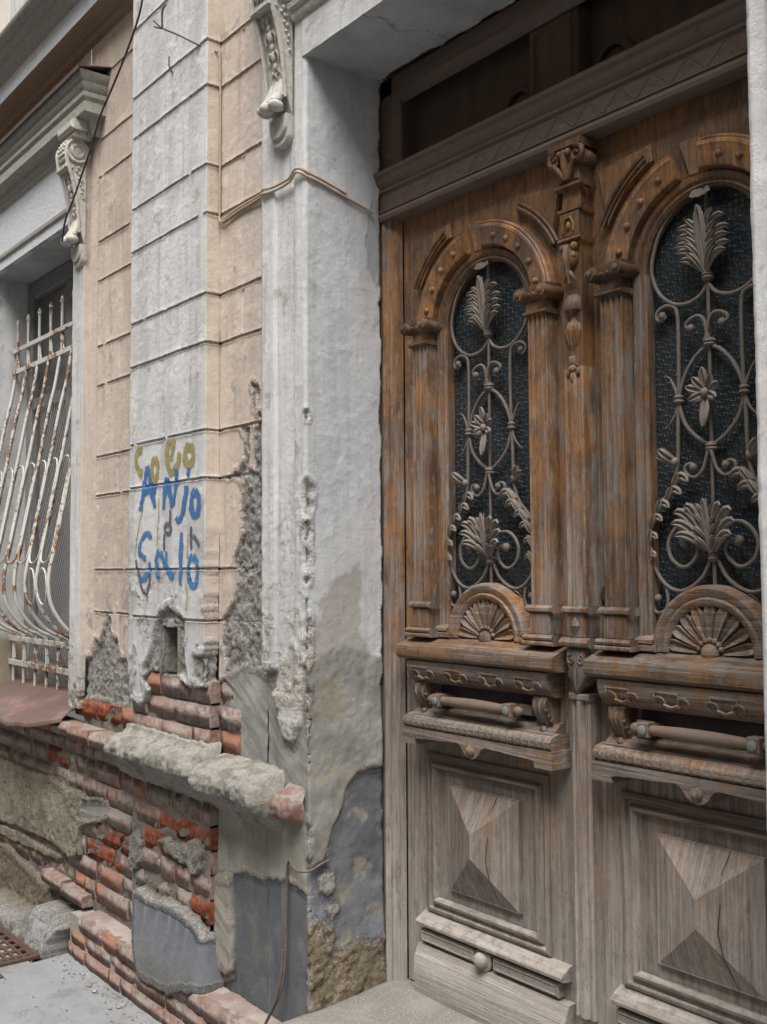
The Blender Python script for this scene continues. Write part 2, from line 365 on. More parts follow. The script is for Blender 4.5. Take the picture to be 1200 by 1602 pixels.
    def build(s, name, mat, parent=None, label=None, sharp=35, fix=True, jitter=0.0):
        off = LOC[parent.name] if parent is not None else Vector((0, 0, 0))
        me = bpy.data.meshes.new(name)
        rnd = random.Random(len(s.v))
        vs = [(p[0]-off[0]+rnd.uniform(-jitter, jitter), p[1]-off[1]+rnd.uniform(-jitter, jitter), p[2]-off[2]+rnd.uniform(-jitter, jitter)) for p in s.v]
        me.from_pydata(vs, [], s.f)
        if fix:
            b = bmesh.new(); b.from_mesh(me); bmesh.ops.recalc_face_normals(b, faces=b.faces); b.to_mesh(me); b.free()
        me.materials.append(mat); smooth(me, sharp)
        return link_mesh(name, me, parent, label)

def copy_tree(o, parent=None, dx=0.0):
    c = o.copy(); COL.objects.link(c)
    if parent is not None: c.parent = parent
    else: c.location.x += dx
    for ch in list(o.children): copy_tree(ch, c)
    return c

# ------------------------------------------------------------------ materials
class NT:
    def __init__(s, name, rough=.85, spec=.25):
        s.m = bpy.data.materials.new(name); s.m.use_nodes = True; s.t = s.m.node_tree
        s.b = s.t.nodes['Principled BSDF']; s.b.inputs['Roughness'].default_value = rough
        s.b.inputs['Specular IOR Level'].default_value = spec
    def n(s, ty, **k):
        nd = s.t.nodes.new(ty)
        for a, v in k.items(): setattr(nd, a, v)
        return nd
    def set(s, inp, v):
        if isinstance(v, bpy.types.NodeSocket): s.t.links.new(v, inp)
        else: inp.default_value = v
    def pos(s):
        return s.n('ShaderNodeNewGeometry').outputs['Position']
    def obj(s):
        return s.n('ShaderNodeTexCoord').outputs['Object']
    def scale(s, v, sc, loc=(0, 0, 0), rot=(0, 0, 0)):
        nd = s.n('ShaderNodeMapping'); s.set(nd.inputs['Vector'], v); nd.inputs['Scale'].default_value = sc
        nd.inputs['Location'].default_value = loc; nd.inputs['Rotation'].default_value = rot
        return nd.outputs[0]
    def noise(s, v, sc=5, det=5, ro=.55, dist=0):
        nd = s.n('ShaderNodeTexNoise'); s.set(nd.inputs['Vector'], v); nd.inputs['Scale'].default_value = sc
        nd.inputs['Detail'].default_value = det; nd.inputs['Roughness'].default_value = ro; nd.inputs['Distortion'].default_value = dist
        return nd.outputs['Fac']
    def voro(s, v, sc=5, feature='F1', out='Distance'):
        nd = s.n('ShaderNodeTexVoronoi'); nd.feature = feature; s.set(nd.inputs['Vector'], v); nd.inputs['Scale'].default_value = sc
        return nd.outputs[out]
    def math(s, op, a, b=0.0, c=0.0, clamp=False):
        nd = s.n('ShaderNodeMath', operation=op); nd.use_clamp = clamp
        s.set(nd.inputs[0], a); s.set(nd.inputs[1], b); s.set(nd.inputs[2], c); return nd.outputs[0]
    def ramp(s, v, lo, hi, a=0.0, b=1.0):
        nd = s.n('ShaderNodeMapRange'); nd.interpolation_type = 'SMOOTHSTEP'; s.set(nd.inputs[0], v)
        nd.inputs[1].default_value = lo; nd.inputs[2].default_value = hi; nd.inputs[3].default_value = a; nd.inputs[4].default_value = b
        return nd.outputs[0]
    def mix(s, f, a, b, mode='MIX'):
        nd = s.n('ShaderNodeMix'); nd.data_type = 'RGBA'; nd.blend_type = mode; s.set(nd.inputs[0], f)
        for i, v in ((6, a), (7, b)):
            if isinstance(v, bpy.types.NodeSocket): s.t.links.new(v, nd.inputs[i])
            else: nd.inputs[i].default_value = (*v, 1) if len(v) == 3 else v
        return nd.outputs[2]
    def sep(s, v):
        nd = s.n('ShaderNodeSeparateXYZ'); s.set(nd.inputs[0], v); return nd.outputs
    def comb(s, x, y, z):
        nd = s.n('ShaderNodeCombineXYZ'); s.set(nd.inputs[0], x); s.set(nd.inputs[1], y); s.set(nd.inputs[2], z); return nd.outputs[0]
    def bump(s, h, dist=.002, st=1.0, nrm=None):
        nd = s.n('ShaderNodeBump'); s.set(nd.inputs['Height'], h); nd.inputs['Distance'].default_value = dist; nd.inputs['Strength'].default_value = st
        if nrm is not None: s.t.links.new(nrm, nd.inputs['Normal'])
        return nd.outputs[0]
    def out(s, col=None, nrm=None, rough=None):
        if col is not None: s.set(s.b.inputs['Base Color'], col if isinstance(col, bpy.types.NodeSocket) else (*col, 1))
        if nrm is not None: s.t.links.new(nrm, s.b.inputs['Normal'])
        if rough is not None: s.set(s.b.inputs['Roughness'], rough)
        return s.m

def plaster_mat(name, vertex=True, col=(.5, .5, .5), bumpk=1.0):
    t = NT(name, .93, .15); p = t.pos()
    if vertex:
        a = t.n('ShaderNodeAttribute'); a.attribute_name = 'col'; c = a.outputs['Color']
    else: c = t.mix(0.0, col, col)
    n1 = t.noise(p, 9, 7, .62); n2 = t.noise(p, 160, 4, .6); st = t.noise(t.scale(p, (38, 38, 2.2)), 1, 5, .6)
    n3 = t.noise(p, 420, 3, .7); n4 = t.noise(p, 30, 8, .7); ra = a.outputs['Alpha'] if vertex else 0.0
    c = t.mix(t.ramp(n1, .38, .68, 0, .22), c, (.60, .575, .55), 'MULTIPLY')
    c = t.mix(t.ramp(st, .50, .72, 0, .22), c, (.48, .46, .44), 'MULTIPLY')
    c = t.mix(t.ramp(n4, .54, .70, 0, .30), c, (.60, .58, .56), 'MULTIPLY')
    c = t.mix(t.ramp(n3, .50, .75, 0, .35), c, (.45, .43, .41), 'MULTIPLY')
    c = t.mix(t.ramp(n2, .60, .74, 0, .45), c, (.36, .34, .32), 'MULTIPLY')
    vo = t.voro(p, 190); vc = t.sep(t.voro(p, 190, 'F1', 'Color'))[0]
    c = t.mix(t.math('MULTIPLY', ra, t.ramp(vc, .55, .95, 0, .8)), c, (1.5, 1.45, 1.4), 'MULTIPLY')
    c = t.mix(t.math('MULTIPLY', ra, t.ramp(vc, .35, .05, 0, .8)), c, (.52, .50, .48), 'MULTIPLY')
    h = t.math('ADD', t.math('MULTIPLY', t.noise(p, 70, 9, .72), .5), t.math('MULTIPLY', n3, .14))
    h = t.math('ADD', h, t.math('MULTIPLY', ra, t.math('ADD', t.math('MULTIPLY', vc, .45), t.math('ADD', t.math('MULTIPLY', n3, .8), t.math('MULTIPLY', n4, .8)))))
    return t.out(c, t.bump(h, .0065*bumpk, .9))
def cast_mat(name, col, dirt=(.12, .11, .09), amt=.5, bumpk=1):
    t = NT(name, .92, .15); p = t.pos()
    n = t.noise(p, 42, 9, .72); v = t.noise(p, 260, 3, .6)
    c = t.mix(t.ramp(n, .45, .70, 0, amt), col, dirt); c = t.mix(t.ramp(v, .52, .72, 0, .40), c, dirt)
    return t.out(c, t.bump(t.math('ADD', n, t.math('MULTIPLY', v, .3)), .005*bumpk, .8))
def wood_mat(name, vertical=True, bright=1.0, varn=0.0, off=0.0, grain=1.0):
    t = NT(name, .62, .35); p = t.pos(); x, y, z = t.sep(p)
    sc = (120, 22, 3.4) if vertical else (3.4, 22, 120)
    sc2 = (34, 12, 1.5) if vertical else (1.5, 12, 34)
    s1 = t.noise(t.scale(p, sc, (off, 0, 0)), 1, 5, .7, .25); s2 = t.noise(t.scale(p, sc2, (3+off, 0, 1)), 1, 6, .68, .5)
    s3 = t.noise(t.scale(p, tuple(k*1.9 for k in sc), (7, 2, 5)), 1, 3, .7)
    big = t.noise(p, 5.5, 6, .62); blot = t.noise(t.scale(p, (16, 16, 7)), 1, 8, .72)
    hz = t.ramp(z, .35, 2.75); br = bright; gl = .5-.13*grain; gh = .5+.13/grain if grain else .63
    c = t.mix(t.ramp(s1, gl-.04, gh+.02), (.080*br, .047*br, .031*br), (.165*br, .098*br, .057*br))
    flk = t.noise(t.scale(p, (34, 34, 15)), 1, 9, .75); big = t.math('ADD', big, t.math('MULTIPLY', hz, .075))
    c = t.mix(t.ramp(t.math('ADD', t.math('MULTIPLY', big, .7), t.math('MULTIPLY', flk, .4)), .52, .62, 0, .72), c, t.mix(t.ramp(s1, .30, .70), (.19*br, .088*br, .033*br), (.33*br, .165*br, .058*br)))
    c = t.mix(t.ramp(flk, .51, .57, 0, .65), c, (.062*br, .040*br, .030*br)); c = t.mix(t.ramp(t.noise(p, 3.1, 5, .6), .50, .62, 0, .45), c, (.075*br, .050*br, .038*br))
    w = t.math('ADD', t.math('MULTIPLY', s2, .75), t.math('ADD', t.math('MULTIPLY', blot, .55), t.math('MULTIPLY', flk, .45)))
    w = t.math('ADD', w, t.math('MULTIPLY', t.math('ADD', t.math('MULTIPLY', hz, .5), .5), -.20 - varn))
    c = t.mix(t.ramp(w, .64, .82, 0, .88), c, t.mix(t.ramp(s1, .35, .65), (.135, .108, .094), (.255, .220, .192)))
    pm = t.ramp(t.math('ADD', t.math('MULTIPLY', s3, .5), t.math('MULTIPLY', t.noise(t.scale(p, (60, 60, 24)), 1, 7, .75), .8)), .70, .80, 0, .70 if not varn else .40)
    c = t.mix(pm, c, (.20, .235, .225))
    low = t.math('MULTIPLY', t.ramp(t.math('ADD', z, t.math('MULTIPLY', blot, .9)), .75, 1.75, .88, 0), t.math('MAXIMUM', t.ramp(z, .46, .62, .85, .0), t.ramp(t.math('ADD', flk, t.math('MULTIPLY', s2, .6)), .76, .92, 1.0, .25)))
    c = t.mix(low, c, t.mix(t.ramp(t.math('ADD', t.math('MULTIPLY', s1, .5), t.math('MULTIPLY', s2, .5)), .38, .62), (.275, .255, .23), (.40, .378, .345)))
    c = t.mix(t.ramp(s3, .28, .38, .55, 0), c, (.045, .032, .024))
    tint = t.ramp(t.n('ShaderNodeObjectInfo').outputs['Random'], 0, 1, .82, 1.15); c = t.mix(1.0, c, t.comb(tint, tint, tint), 'MULTIPLY')
    sp = t.noise(p, 190, 4, .75); c = t.mix(t.ramp(sp, .56, .70, 0, .45), c, (.06, .042, .032))
    h = t.math('ADD', t.math('MULTIPLY', s1, 1), t.math('MULTIPLY', s3, .8))
    h = t.math('ADD', h, t.math('MULTIPLY', flk, .7))
    return t.out(c, t.bump(h, .0030, .9), t.ramp(w, .55, .85, .46, .88))

M = {}
M['plaster'] = plaster_mat('wall_plaster')
M['stone'] = cast_mat('carved_plaster', (.50, .475, .43), (.16, .15, .13), .55)
M['greymould'] = cast_mat('grey_painted_mould', (.36, .35, .315), (.14, .13, .10), .45)
M['brownmould'] = cast_mat('brown_painted_mould', (.27, .21, .155), (.12, .10, .08), .4)
M['whitepaint'] = cast_mat('white_lime_paint', (.56, .575, .60), (.30, .30, .30), .35)
M['peach'] = cast_mat('peach_lime_paint', (.56, .47, .395), (.30, .26, .22), .45)
M['concrete'] = cast_mat('rough_concrete', (.36, .34, .30), (.15, .14, .12), .55, 3)
M['wood_v'] = wood_mat('weathered_oak_upright', True)
M['wood_h'] = wood_mat('weathered_oak_level', False, off=4)
M['wood_warm'] = wood_mat('varnished_oak', True, .92, .16, 9)
M['wood_band'] = wood_mat('light_varnished_band', True, 1.75, .75, 12, .5)
M['wood_arch'] = wood_mat('varnished_oak_band', True, 1.35, .55, 2)
M['wood_dark'] = wood_mat('dark_oak_carving', True, .75, .05, 5)
def transom():
    t = NT('dark_painted_oak', .6, .3); p = t.pos()
    s1 = t.noise(t.scale(p, (3, 60, 60)), 1, 6, .65); b = t.noise(p, 26, 6, .7)
    c = t.mix(s1, (.080, .059, .047), (.185, .138, .108)); c = t.mix(t.ramp(b, .62, .7, 0, .6), c, (.19, .27, .25))
    c = t.mix(t.ramp(b, .3, .42, .5, 0), c, (.04, .028, .022))
    return t.out(c, t.bump(t.math('ADD', s1, b), .002, .6))
M['transom'] = transom()
def trans2():
    t = NT('soot_brown_board', .75, .2); p = t.pos(); s1 = t.noise(t.scale(p, (20, 20, 4)), 1, 6, .6)
    return t.out(t.mix(s1, (.060, .043, .032), (.13, .092, .068)), t.bump(s1, .002, .6))
M['sootboard'] = trans2()
def iron(name, c1, c2, rust=.25):
    t = NT(name, .68, .35); p = t.pos(); n = t.noise(p, 45, 6, .65); n2 = t.noise(p, 9, 3)
    c = t.mix(n, c1, c2); c = t.mix(t.ramp(t.math('ADD', n, n2), 1.08, 1.25, 0, rust), c, (.20, .085, .04))
    return t.out(c, t.bump(n, .0015, .7))
M['iron'] = iron('dusty_wrought_iron', (.070, .060, .051), (.195, .168, .144))
M['ironleaf'] = iron('dusty_cast_leaf', (.105, .088, .073), (.275, .238, .205))
M['handle'] = iron('brown_iron_handle', (.10, .07, .052), (.19, .14, .11), .4)
M['bolt'] = iron('grey_steel_bolt', (.13, .14, .135), (.22, .23, .22), .1)
M['plate'] = iron('dark_iron_plate', (.018, .015, .016), (.045, .038, .038), .1)
def grille_paint():
    t = NT('chipped_cream_paint', .55, .4); p = t.pos(); n = t.noise(p, 42, 6, .65); b = t.noise(p, 5, 4, .6)
    m_ = t.ramp(t.math('ADD', n, b), 1.03, 1.13)
    c = t.mix(n, (.42, .41, .37), (.60, .585, .54)); c = t.mix(m_, c, t.mix(n, (.13, .060, .028), (.29, .14, .06)))
    return t.out(c, t.bump(t.math('MULTIPLY', m_, -1), .0012, .8))
M['grille'] = grille_paint()
def rust_sheet():
    t = NT('rusty_sheet_metal', .62, .4); p = t.pos(); n = t.noise(p, 22, 6, .65); b = t.noise(p, 4, 4, .6)
    c = t.mix(n, (.085, .052, .043), (.165, .105, .088)); c = t.mix(t.ramp(b, .45, .65, 0, .6), c, (.18, .14, .125))
    c = t.mix(t.ramp(t.math('ADD', n, b), 1.1, 1.2, 0, .7), c, (.33, .12, .05))
    return t.out(c, t.bump(n, .003, .6))
M['rust'] = rust_sheet()
M['rustdark'] = iron('rusty_flashing', (.050, .034, .027), (.115, .068, .050), .35)
def glass_mat():
    t = NT('patterned_dark_glass', .16, .6); x, y, z = t.sep(t.pos())
    P_ = .033
    u = t.math('DIVIDE', t.math('ADD', x, z), P_); v = t.math('DIVIDE', t.math('SUBTRACT', x, z), P_)
    def cell(a, b):
        w = t.math('MULTIPLY', t.math('SINE', t.math('MULTIPLY', b, 6.2832)), .14)
        d = t.math('ABSOLUTE', t.math('SUBTRACT', t.math('FRACT', t.math('ADD', a, w)), .5))
        return t.ramp(d, .0, .13, 1, 0)
    l1 = cell(u, v); l2 = cell(v, u); ln = t.math('MAXIMUM', l1, l2)
    # small blossom in the middle of every cell
    fu = t.math('SUBTRACT', t.math('FRACT', u), 0.0); fv = t.math('SUBTRACT', t.math('FRACT', v), 0.0)
    du = t.math('MINIMUM', fu, t.math('SUBTRACT', 1.0, fu)); dv = t.math('MINIMUM', fv, t.math('SUBTRACT', 1.0, fv))
    rr = t.math('SQRT', t.math('ADD', t.math('POWER', du, 2.0), t.math('POWER', dv, 2.0)))
    ring = t.ramp(t.math('ABSOLUTE', t.math('SUBTRACT', rr, .17)), 0, .07, .7, 0)
    h = t.math('MAXIMUM', ln, ring)
    n = t.noise(t.pos(), 6, 4, .6); dust = t.noise(t.pos(), 240, 3, .6)
    c = t.mix(n, (.011, .016, .020), (.025, .034, .040)); c = t.mix(t.math('MULTIPLY', h, .5), c, (.08, .10, .112))
    c = t.mix(t.ramp(dust, .60, .75, 0, .25), c, (.20, .22, .22))
    return t.out(c, t.bump(h, .004, 1.0), t.ramp(n, .3, .7, .12, .34))
M['glass'] = glass_mat()
def winglass():
    t = NT('dusty_window_glass', .22, .6); p = t.pos(); n = t.noise(p, 5, 5, .6)
    return t.out(t.mix(n, (.055, .058, .062), (.12, .12, .122)), None, t.ramp(n, .3, .7, .2, .5))
M['winglass'] = winglass()
M['winframe'] = cast_mat('dull_window_paint', (.21, .21, .205), (.10, .10, .09), .4)
M['wire'] = iron('galvanised_wire', (.16, .16, .155), (.30, .30, .29), .1)
def brick_mat(name, mode):
    t = NT(name, .93, .12); p = t.pos(); oi = t.n('ShaderNodeObjectInfo').outputs['Random']
    n = t.noise(p, 28, 7, .68); b = t.noise(p, 90, 5, .65); g = t.noise(p, 7, 4, .6)
    if mode == 'dusty':
        c = t.mix(oi, (.215, .118, .090), (.30, .185, .148)); c = t.mix(t.ramp(n, .40, .58, 0, .78), c, (.285, .225, .195))
        c = t.mix(t.ramp(t.math('ADD', g, t.math('MULTIPLY', n, .5)), .66, .84, 0, .85), c, (.30, .272, .240))
        c = t.mix(t.ramp(t.math('ADD', oi, t.math('MULTIPLY', n, .6)), .98, 1.3, 0, .7), c, (.33, .12, .06))
    elif mode == 'red':
        c = t.mix(t.ramp(n, .35, .65), (.14, .042, .025), (.34, .100, .048)); c = t.mix(t.ramp(b, .50, .66, 0, .65), c, (.11, .045, .03))
        c = t.mix(t.ramp(g, .52, .7, 0, .35), c, (.36, .22, .17))
    else:
        c = t.mix(t.ramp(n, .38, .62), (.22, .15, .13), (.37, .33, .295)); c = t.mix(t.ramp(g, .45, .6, 0, .7), c, (.25, .15, .12))
    c = t.mix(t.ramp(b, .56, .70, 0, .55), c, (.12, .09, .075)); f3 = t.noise(p, 260, 4, .8); c = t.mix(t.ramp(f3, .55, .7, 0, .4), c, (.36, .30, .27))
    return t.out(c, t.bump(t.math('ADD', n, t.math('ADD', t.math('MULTIPLY', b, .7), t.math('MULTIPLY', f3, .15))), .009, 1.0))
for k in ('dusty', 'red', 'limed'): M['brick_'+k] = brick_mat('brick_'+k, k)
def pavement():
    t = NT('grey_blue_pavement', .72, .35); p = t.pos(); n = t.noise(p, 7, 7, .62); f = t.noise(p, 150, 4, .7); s = t.noise(p, 2.4, 5, .6)
    c = t.mix(n, (.17, .175, .185), (.32, .33, .345)); c = t.mix(t.ramp(s, .5, .7, 0, .5), c, (.19, .17, .15))
    c = t.mix(t.ramp(t.noise(p, 4.5, 8, .7, 1.5), .55, .68, 0, .6), c, (.13, .125, .12)); ckr = t.ramp(t.voro(t.mix(.08, p, t.n('ShaderNodeTexNoise').outputs['Color']), 1.7, 'DISTANCE_TO_EDGE'), .0, .005, .30, 0); c = t.mix(ckr, c, (.06, .058, .055)); c = t.mix(t.ramp(t.noise(p, 34, 6, .7), .54, .66, 0, .5), c, (.20, .185, .165)); c = t.mix(t.ramp(f, .56, .70, 0, .6), c, (.09, .085, .08))
    return t.out(c, t.bump(t.math('ADD', n, t.math('MULTIPLY', f, .3)), .004, .6))
M['pavement'] = pavement()
def terrazzo():
    t = NT('worn_terrazzo', .8, .25); p = t.pos()
    v = t.voro(p, 170, 'F1', 'Color'); d = t.voro(p, 170); vx = t.sep(v)[0]
    n = t.noise(p, 9, 6, .6)
    c = t.mix(t.ramp(vx, .3, 1.0), (.16, .152, .14), (.34, .31, .26)); c = t.mix(t.ramp(d, .3, .5), c, (.19, .18, .165))
    c = t.mix(t.ramp(n, .42, .62, 0, .5), c, (.27, .26, .24))
    return t.out(c, t.bump(d, .002, .5))
M['terrazzo'] = terrazzo()
def spray(name, col, thr=.2):
    t = NT(name, .6, .3); p = t.pos(); n = t.noise(p, 75, 5, .65); n2 = t.noise(p, 16, 3)
    at = t.n('ShaderNodeAttribute'); at.attribute_name = 'edge'
    a = t.math('ADD', at.outputs['Fac'], t.math('MULTIPLY', t.math('SUBTRACT', n, .5), 1.1))
    a = t.math('ADD', a, t.math('MULTIPLY', t.math('SUBTRACT', n2, .5), 1.3))
    t.set(t.b.inputs['Alpha'], t.ramp(a, thr, thr+.35, 0, .93))
    return t.out(t.mix(n, tuple(k*.8 for k in col), tuple(min(1, k*1.2) for k in col)))
M['sp_blue'] = spray('blue_spray_paint', (.05, .15, .34), .36); M['sp_blue2'] = spray('worn_blue_spray_paint', (.06, .17, .37), .50)
M['sp_yel'] = spray('mustard_spray_paint', (.30, .25, .10), .34); M['sp_drip'] = spray('faded_mustard_runs', (.38, .32, .15), .55)
M['sp_pur'] = spray('dark_marker', (.10, .10, .14), .35)
M['cable_d'] = iron('dark_cable_sheath', (.030, .024, .03), (.06, .05, .055), 0)
M['cable_p'] = cast_mat('painted_over_cable', (.42, .33, .24), (.20, .15, .11), .5)
M['cable_g'] = cast_mat('grey_cable_sheath', (.15, .125, .105), (.09, .05, .035), .5)
M['pink'] = brick_mat('brick_pink', 'dusty')
M['asphalt'] = cast_mat('street_asphalt', (.06, .06, .06), (.04, .04, .04), .5)

# ------------------------------------------------------------------ relief sheets
def sheet(name, path, z0, z1, ds, dz, fn, parent, zextra=(), sextra=(), mat=None, label=None):
    """a dense relief surface over a vertical wall whose plan is the polyline `path`;
    fn(S, X, Y, Z) -> (relief along the normal, rgb, keep)"""
    path = np.array(path, float); S = []; XY = []; NN = []
    seg = path[1:]-path[:-1]; L = np.hypot(seg[:, 0], seg[:, 1]); nrm = np.stack([seg[:, 1], -seg[:, 0]], 1)/L[:, None]
    cum = np.concatenate([[0], np.cumsum(L)])
    for i in range(len(L)):
        n = max(1, int(math.ceil(L[i]/ds))); ts = set(np.linspace(0, 1, n+1).tolist())
        for e in sextra:
            if cum[i] < e < cum[i+1]: ts.add((e-cum[i])/L[i])
        ts = sorted(ts)
        if i < len(L)-1: ts = [t for t in ts if t < 1]
        for t in ts:
            S.append(cum[i]+t*L[i]); XY.append(path[i]+seg[i]*t)
            if t == 0 and i > 0:
                q = nrm[i-1]+nrm[i]; NN.append(q/max(.6, np.linalg.norm(q)))
            else: NN.append(nrm[i])
    S = np.array(S); XY = np.array(XY); NN = np.array(NN)
    zs = set(np.linspace(z0, z1, int((z1-z0)/dz)+1).round(4).tolist())
    for e in zextra:
        if z0 < e < z1: zs.add(round(e, 4))
    zs = np.array(sorted(zs))
    SS, ZZ = np.meshgrid(S, zs, indexing='ij'); XX = np.repeat(XY[:, 0:1], len(zs), 1); YY = np.repeat(XY[:, 1:2], len(zs), 1)
    res = fn(SS, XX, YY, ZZ); h, c, keep = res[:3]
    PX_ = XX+NN[:, 0:1]*h; PY_ = YY+NN[:, 1:2]*h
    if len(res) == 4:          # (mask, y): where the facing has gone the surface falls back to one plane
        ym, yv = res[3]; PX_ = PX_*(1-ym)+XX*ym; PY_ = PY_*(1-ym)+yv*ym
    P = np.stack([PX_, PY_, ZZ], -1).reshape(-1, 3)
    nu, nv = SS.shape; idx = np.arange(nu*nv).reshape(nu, nv)
    q = np.stack([idx[:-1, :-1], idx[1:, :-1], idx[1:, 1:], idx[:-1, 1:]], -1).reshape(-1, 4)
    if keep is not None:
        k = keep.reshape(-1); q = q[k[q].all(1)]
    off = LOC[parent.name] if parent is not None else Vector((0, 0, 0))
    P = P-np.array(off)
    me = bpy.data.meshes.new(name)
    me.vertices.add(len(P)); me.vertices.foreach_set('co', P.astype(np.float32).ravel())
    me.loops.add(q.size); me.loops.foreach_set('vertex_index', q.astype(np.int32).ravel())
    me.polygons.add(len(q)); me.polygons.foreach_set('loop_start', np.arange(0, q.size, 4, dtype=np.int32))
    me.update(calc_edges=True); me.validate()
    # how broken the surface is here goes in the alpha channel
    hh = PX_+PY_; rg_ = np.abs(hh-(np.roll(hh, 2, 1)+np.roll(hh, -2, 1))/2)
    for k in range(2):
        for ax in (0, 1): rg_ = (np.roll(rg_, 1+k, ax)+rg_+np.roll(rg_, -1-k, ax))/3
    at = me.attributes.new('col', 'FLOAT_COLOR', 'POINT')
    cc = np.concatenate([np.clip(c, 0, 1).reshape(-1, 3), sm(.0005, .0022, rg_).reshape(-1, 1)], 1)
    at.data.foreach_set('color', cc.astype(np.float32).ravel())
    me.materials.append(mat or M['plaster']); me.shade_smooth()
    return link_mesh(name, me, parent, label)

WHITE = np.array((.60, .60, .595)); PEACH = np.array((.585, .495, .42)); CEM = np.array((.29, .275, .245)); CEM2 = np.array((.335, .325, .30))
MORT = np.array((.205, .182, .158)); BLUE = np.array((.128, .136, .148)); MUD = np.array((.235, .195, .140)); OLIVE = np.array((.235, .215, .165))
GROOVE_T = [4.40, 4.22, 3.905, 3.735, 3.440, 3.142, 2.962, 2.662, 2.483, 2.163, 1.988, 1.659, 1.473]
GROOVES = [3.905, 3.612, 3.440, 3.142, 2.962, 2.662, 2.483, 2.163, 1.988, 1.659, 1.473]
ZX = [g+d for g in GROOVES for d in (-.009, -.006, -.003, 0, .003, .006, .009)]
def grooves(h, c, X, Z, lo=1.40, depth=.0065):
    w = (fbm(X, Z, 30, 3, 5)-.5)*.006
    for g in GROOVES:
        d = np.abs(Z-g-w*.5); k = 1-sm(.0015, .0065, d)
        k = k*(fbm(X, Z, 14, 3, int(g*100)) > .25)
        h -= depth*k
        # run-off dirt hanging below the groove edge
        below = (1-sm(0, .07, g-Z))*(Z < g)*sm(.45, .75, fbm(X*60, Z*6, 1, 4, 9))
        c[...] = lerp(c, (.33, .30, .27), below*.45)
    return h, c
def vjoint(h, c, X, Z, x, z0, z1, depth=.004):
    k = (1-sm(.0015, .006, np.abs(X-x-(fbm(X, Z, 9, 3, 3)-.5)*.01)))*(Z > z0+.012)*(Z < z1-.012)
    h -= depth*k; c[...] = lerp(c, c*1.1, k*.5); return h, c
def painted(S, X, Z, base, seed=1):
    h = (fbm(S, Z, 7, 4, seed)-.5)*.004+(fbm(S, Z, 45, 4, seed+4, .6)-.5)*.0022
    flake = sm(.60, .66, fbm(S, Z, 16, 6, seed+8, .62)); h += flake*.0010
    c = np.ones(S.shape+(3,))*base
    c = lerp(c, base*.86, sm(.45, .7, fbm(S*9, Z*1.3, 1, 5, seed+2)))
    c = lerp(c, base*np.array((.80, .79, .78)), sm(.52, .72, fbm(S*45, Z*3, 1, 4, seed+3))*.7)
    c = lerp(c, base*1.08, flake*.6)
    c = lerp(c, (.33, .31, .285), sm(.69, .74, fbm(S, Z, 12, 6, seed+12, .66))*.7)
    return h, c
def rawness(S, Z, seed=3):
    a = fbm(S, Z, 52, 5, seed, .72); b = fbm(S, Z, 13, 3, seed+1); r_ = 1-np.abs(2*fbm(S, Z, 40, 4, seed+2, .7)-1)
    pit = sm(.60, .70, fbm(S, Z, 38, 3, seed+3))
    wx = S+(a-.5)*.02; wz = Z+(b-.5)*.02
    v1, e1 = worley(wx, wz, 34, seed); v2, e2 = worley(wx, wz, 85, seed+2)
    return (a-.5)*.013+(b-.5)*.010+(v1-.5)*.008*sm(0, .25, e1)+(v2-.5)*.005-pit*.006, a
def apply_raw(h, c, m_, S, Z, depth=.016, col=CEM, seed=3):
    r_, a = rawness(S, Z, seed); h = h*(1-m_)+m_*(-depth+r_)
    cc = np.ones(S.shape+(3,))*np.asarray(col); a2 = fbm(S, Z, 27, 5, seed+31, .62); cc = lerp(cc, np.asarray(col)*.7, sm(.5, .36, a2)*.6); cc = lerp(cc, np.asarray(col)*1.25, sm(.55, .75, a2)*.6)
    c = c*(1-m_[..., None])+cc*m_[..., None]; return h, c
def chips(S, Z, f, thr, seed, gate):
    return sm(thr, thr+.03, fbm(S, Z, f, 5, seed, .6))*gate
# ================================================================== THE HOUSE
house = thing('house', 'old plastered brick house front with white pilaster, peach walls and carved brackets', 'building', (-3.6, 0, 0))

# ---- under the window, left wall
def low_left(h, c, S, X, Z):
    op = pmask(D['left_open'], X, Z, .006, .016, 7)*(Z < 1.25)
    r_, a = rawness(S, Z, 5)
    h = h*(1-op)+op*(.003+r_*.55); c = lerp(c, MORT, op)
    for k, col, pr in (('wp1', OLIVE, .030), ('wp2', OLIVE*1.1, .022), ('wp3', MUD*.8, .03)):
        mk = pmask(D[k], X, Z, .005, .012, 11)
        r2, a2 = rawness(S, Z, 21); h = h*(1-mk)+mk*(pr+r2*.55+(fbm(S, Z, 5, 3, 3)-.5)*.02)
        cc = np.ones(S.shape+(3,))*col; cc = lerp(cc, np.asarray(col)*1.35, sm(.5, .75, fbm(X, Z, 18, 5, 33))*.7); cc = lerp(cc, col*.7, sm(.5, .3, fbm(X, Z, 9, 5, 35))*.5)
        c = c*(1-mk[..., None])+cc*mk[..., None]
    mk = pmask(D['skirt'], X, Z, .006, .014, 13)*(X < -4.44)
    flare = .05+.15*sm(.30, -.02, Z)
    r2, a2 = rawness(S, Z, 25); h = h*(1-mk)+mk*(flare+r2*.5)
    cc = np.ones(S.shape+(3,))*np.array((.31, .31, .30)); cc = lerp(cc, (.20, .195, .18), sm(.5, .7, fbm(X, Z, 16, 5, 41)))
    c = c*(1-mk[..., None])+cc*mk[..., None]
    mk = pmask([(-4.40, .66), (-4.25, .68), (-4.22, .62), (-4.32, .575), (-4.50, .56), (-4.50, .64)], X, Z, .004, .008, 15)
    h = h*(1-mk)+mk*.012; c = lerp(c, (.27, .265, .245), mk)
    return h, c, op
def fall(op, y, X, Z, seed=9): return (op, y+rawness(X, Z, seed)[0]*-.35)
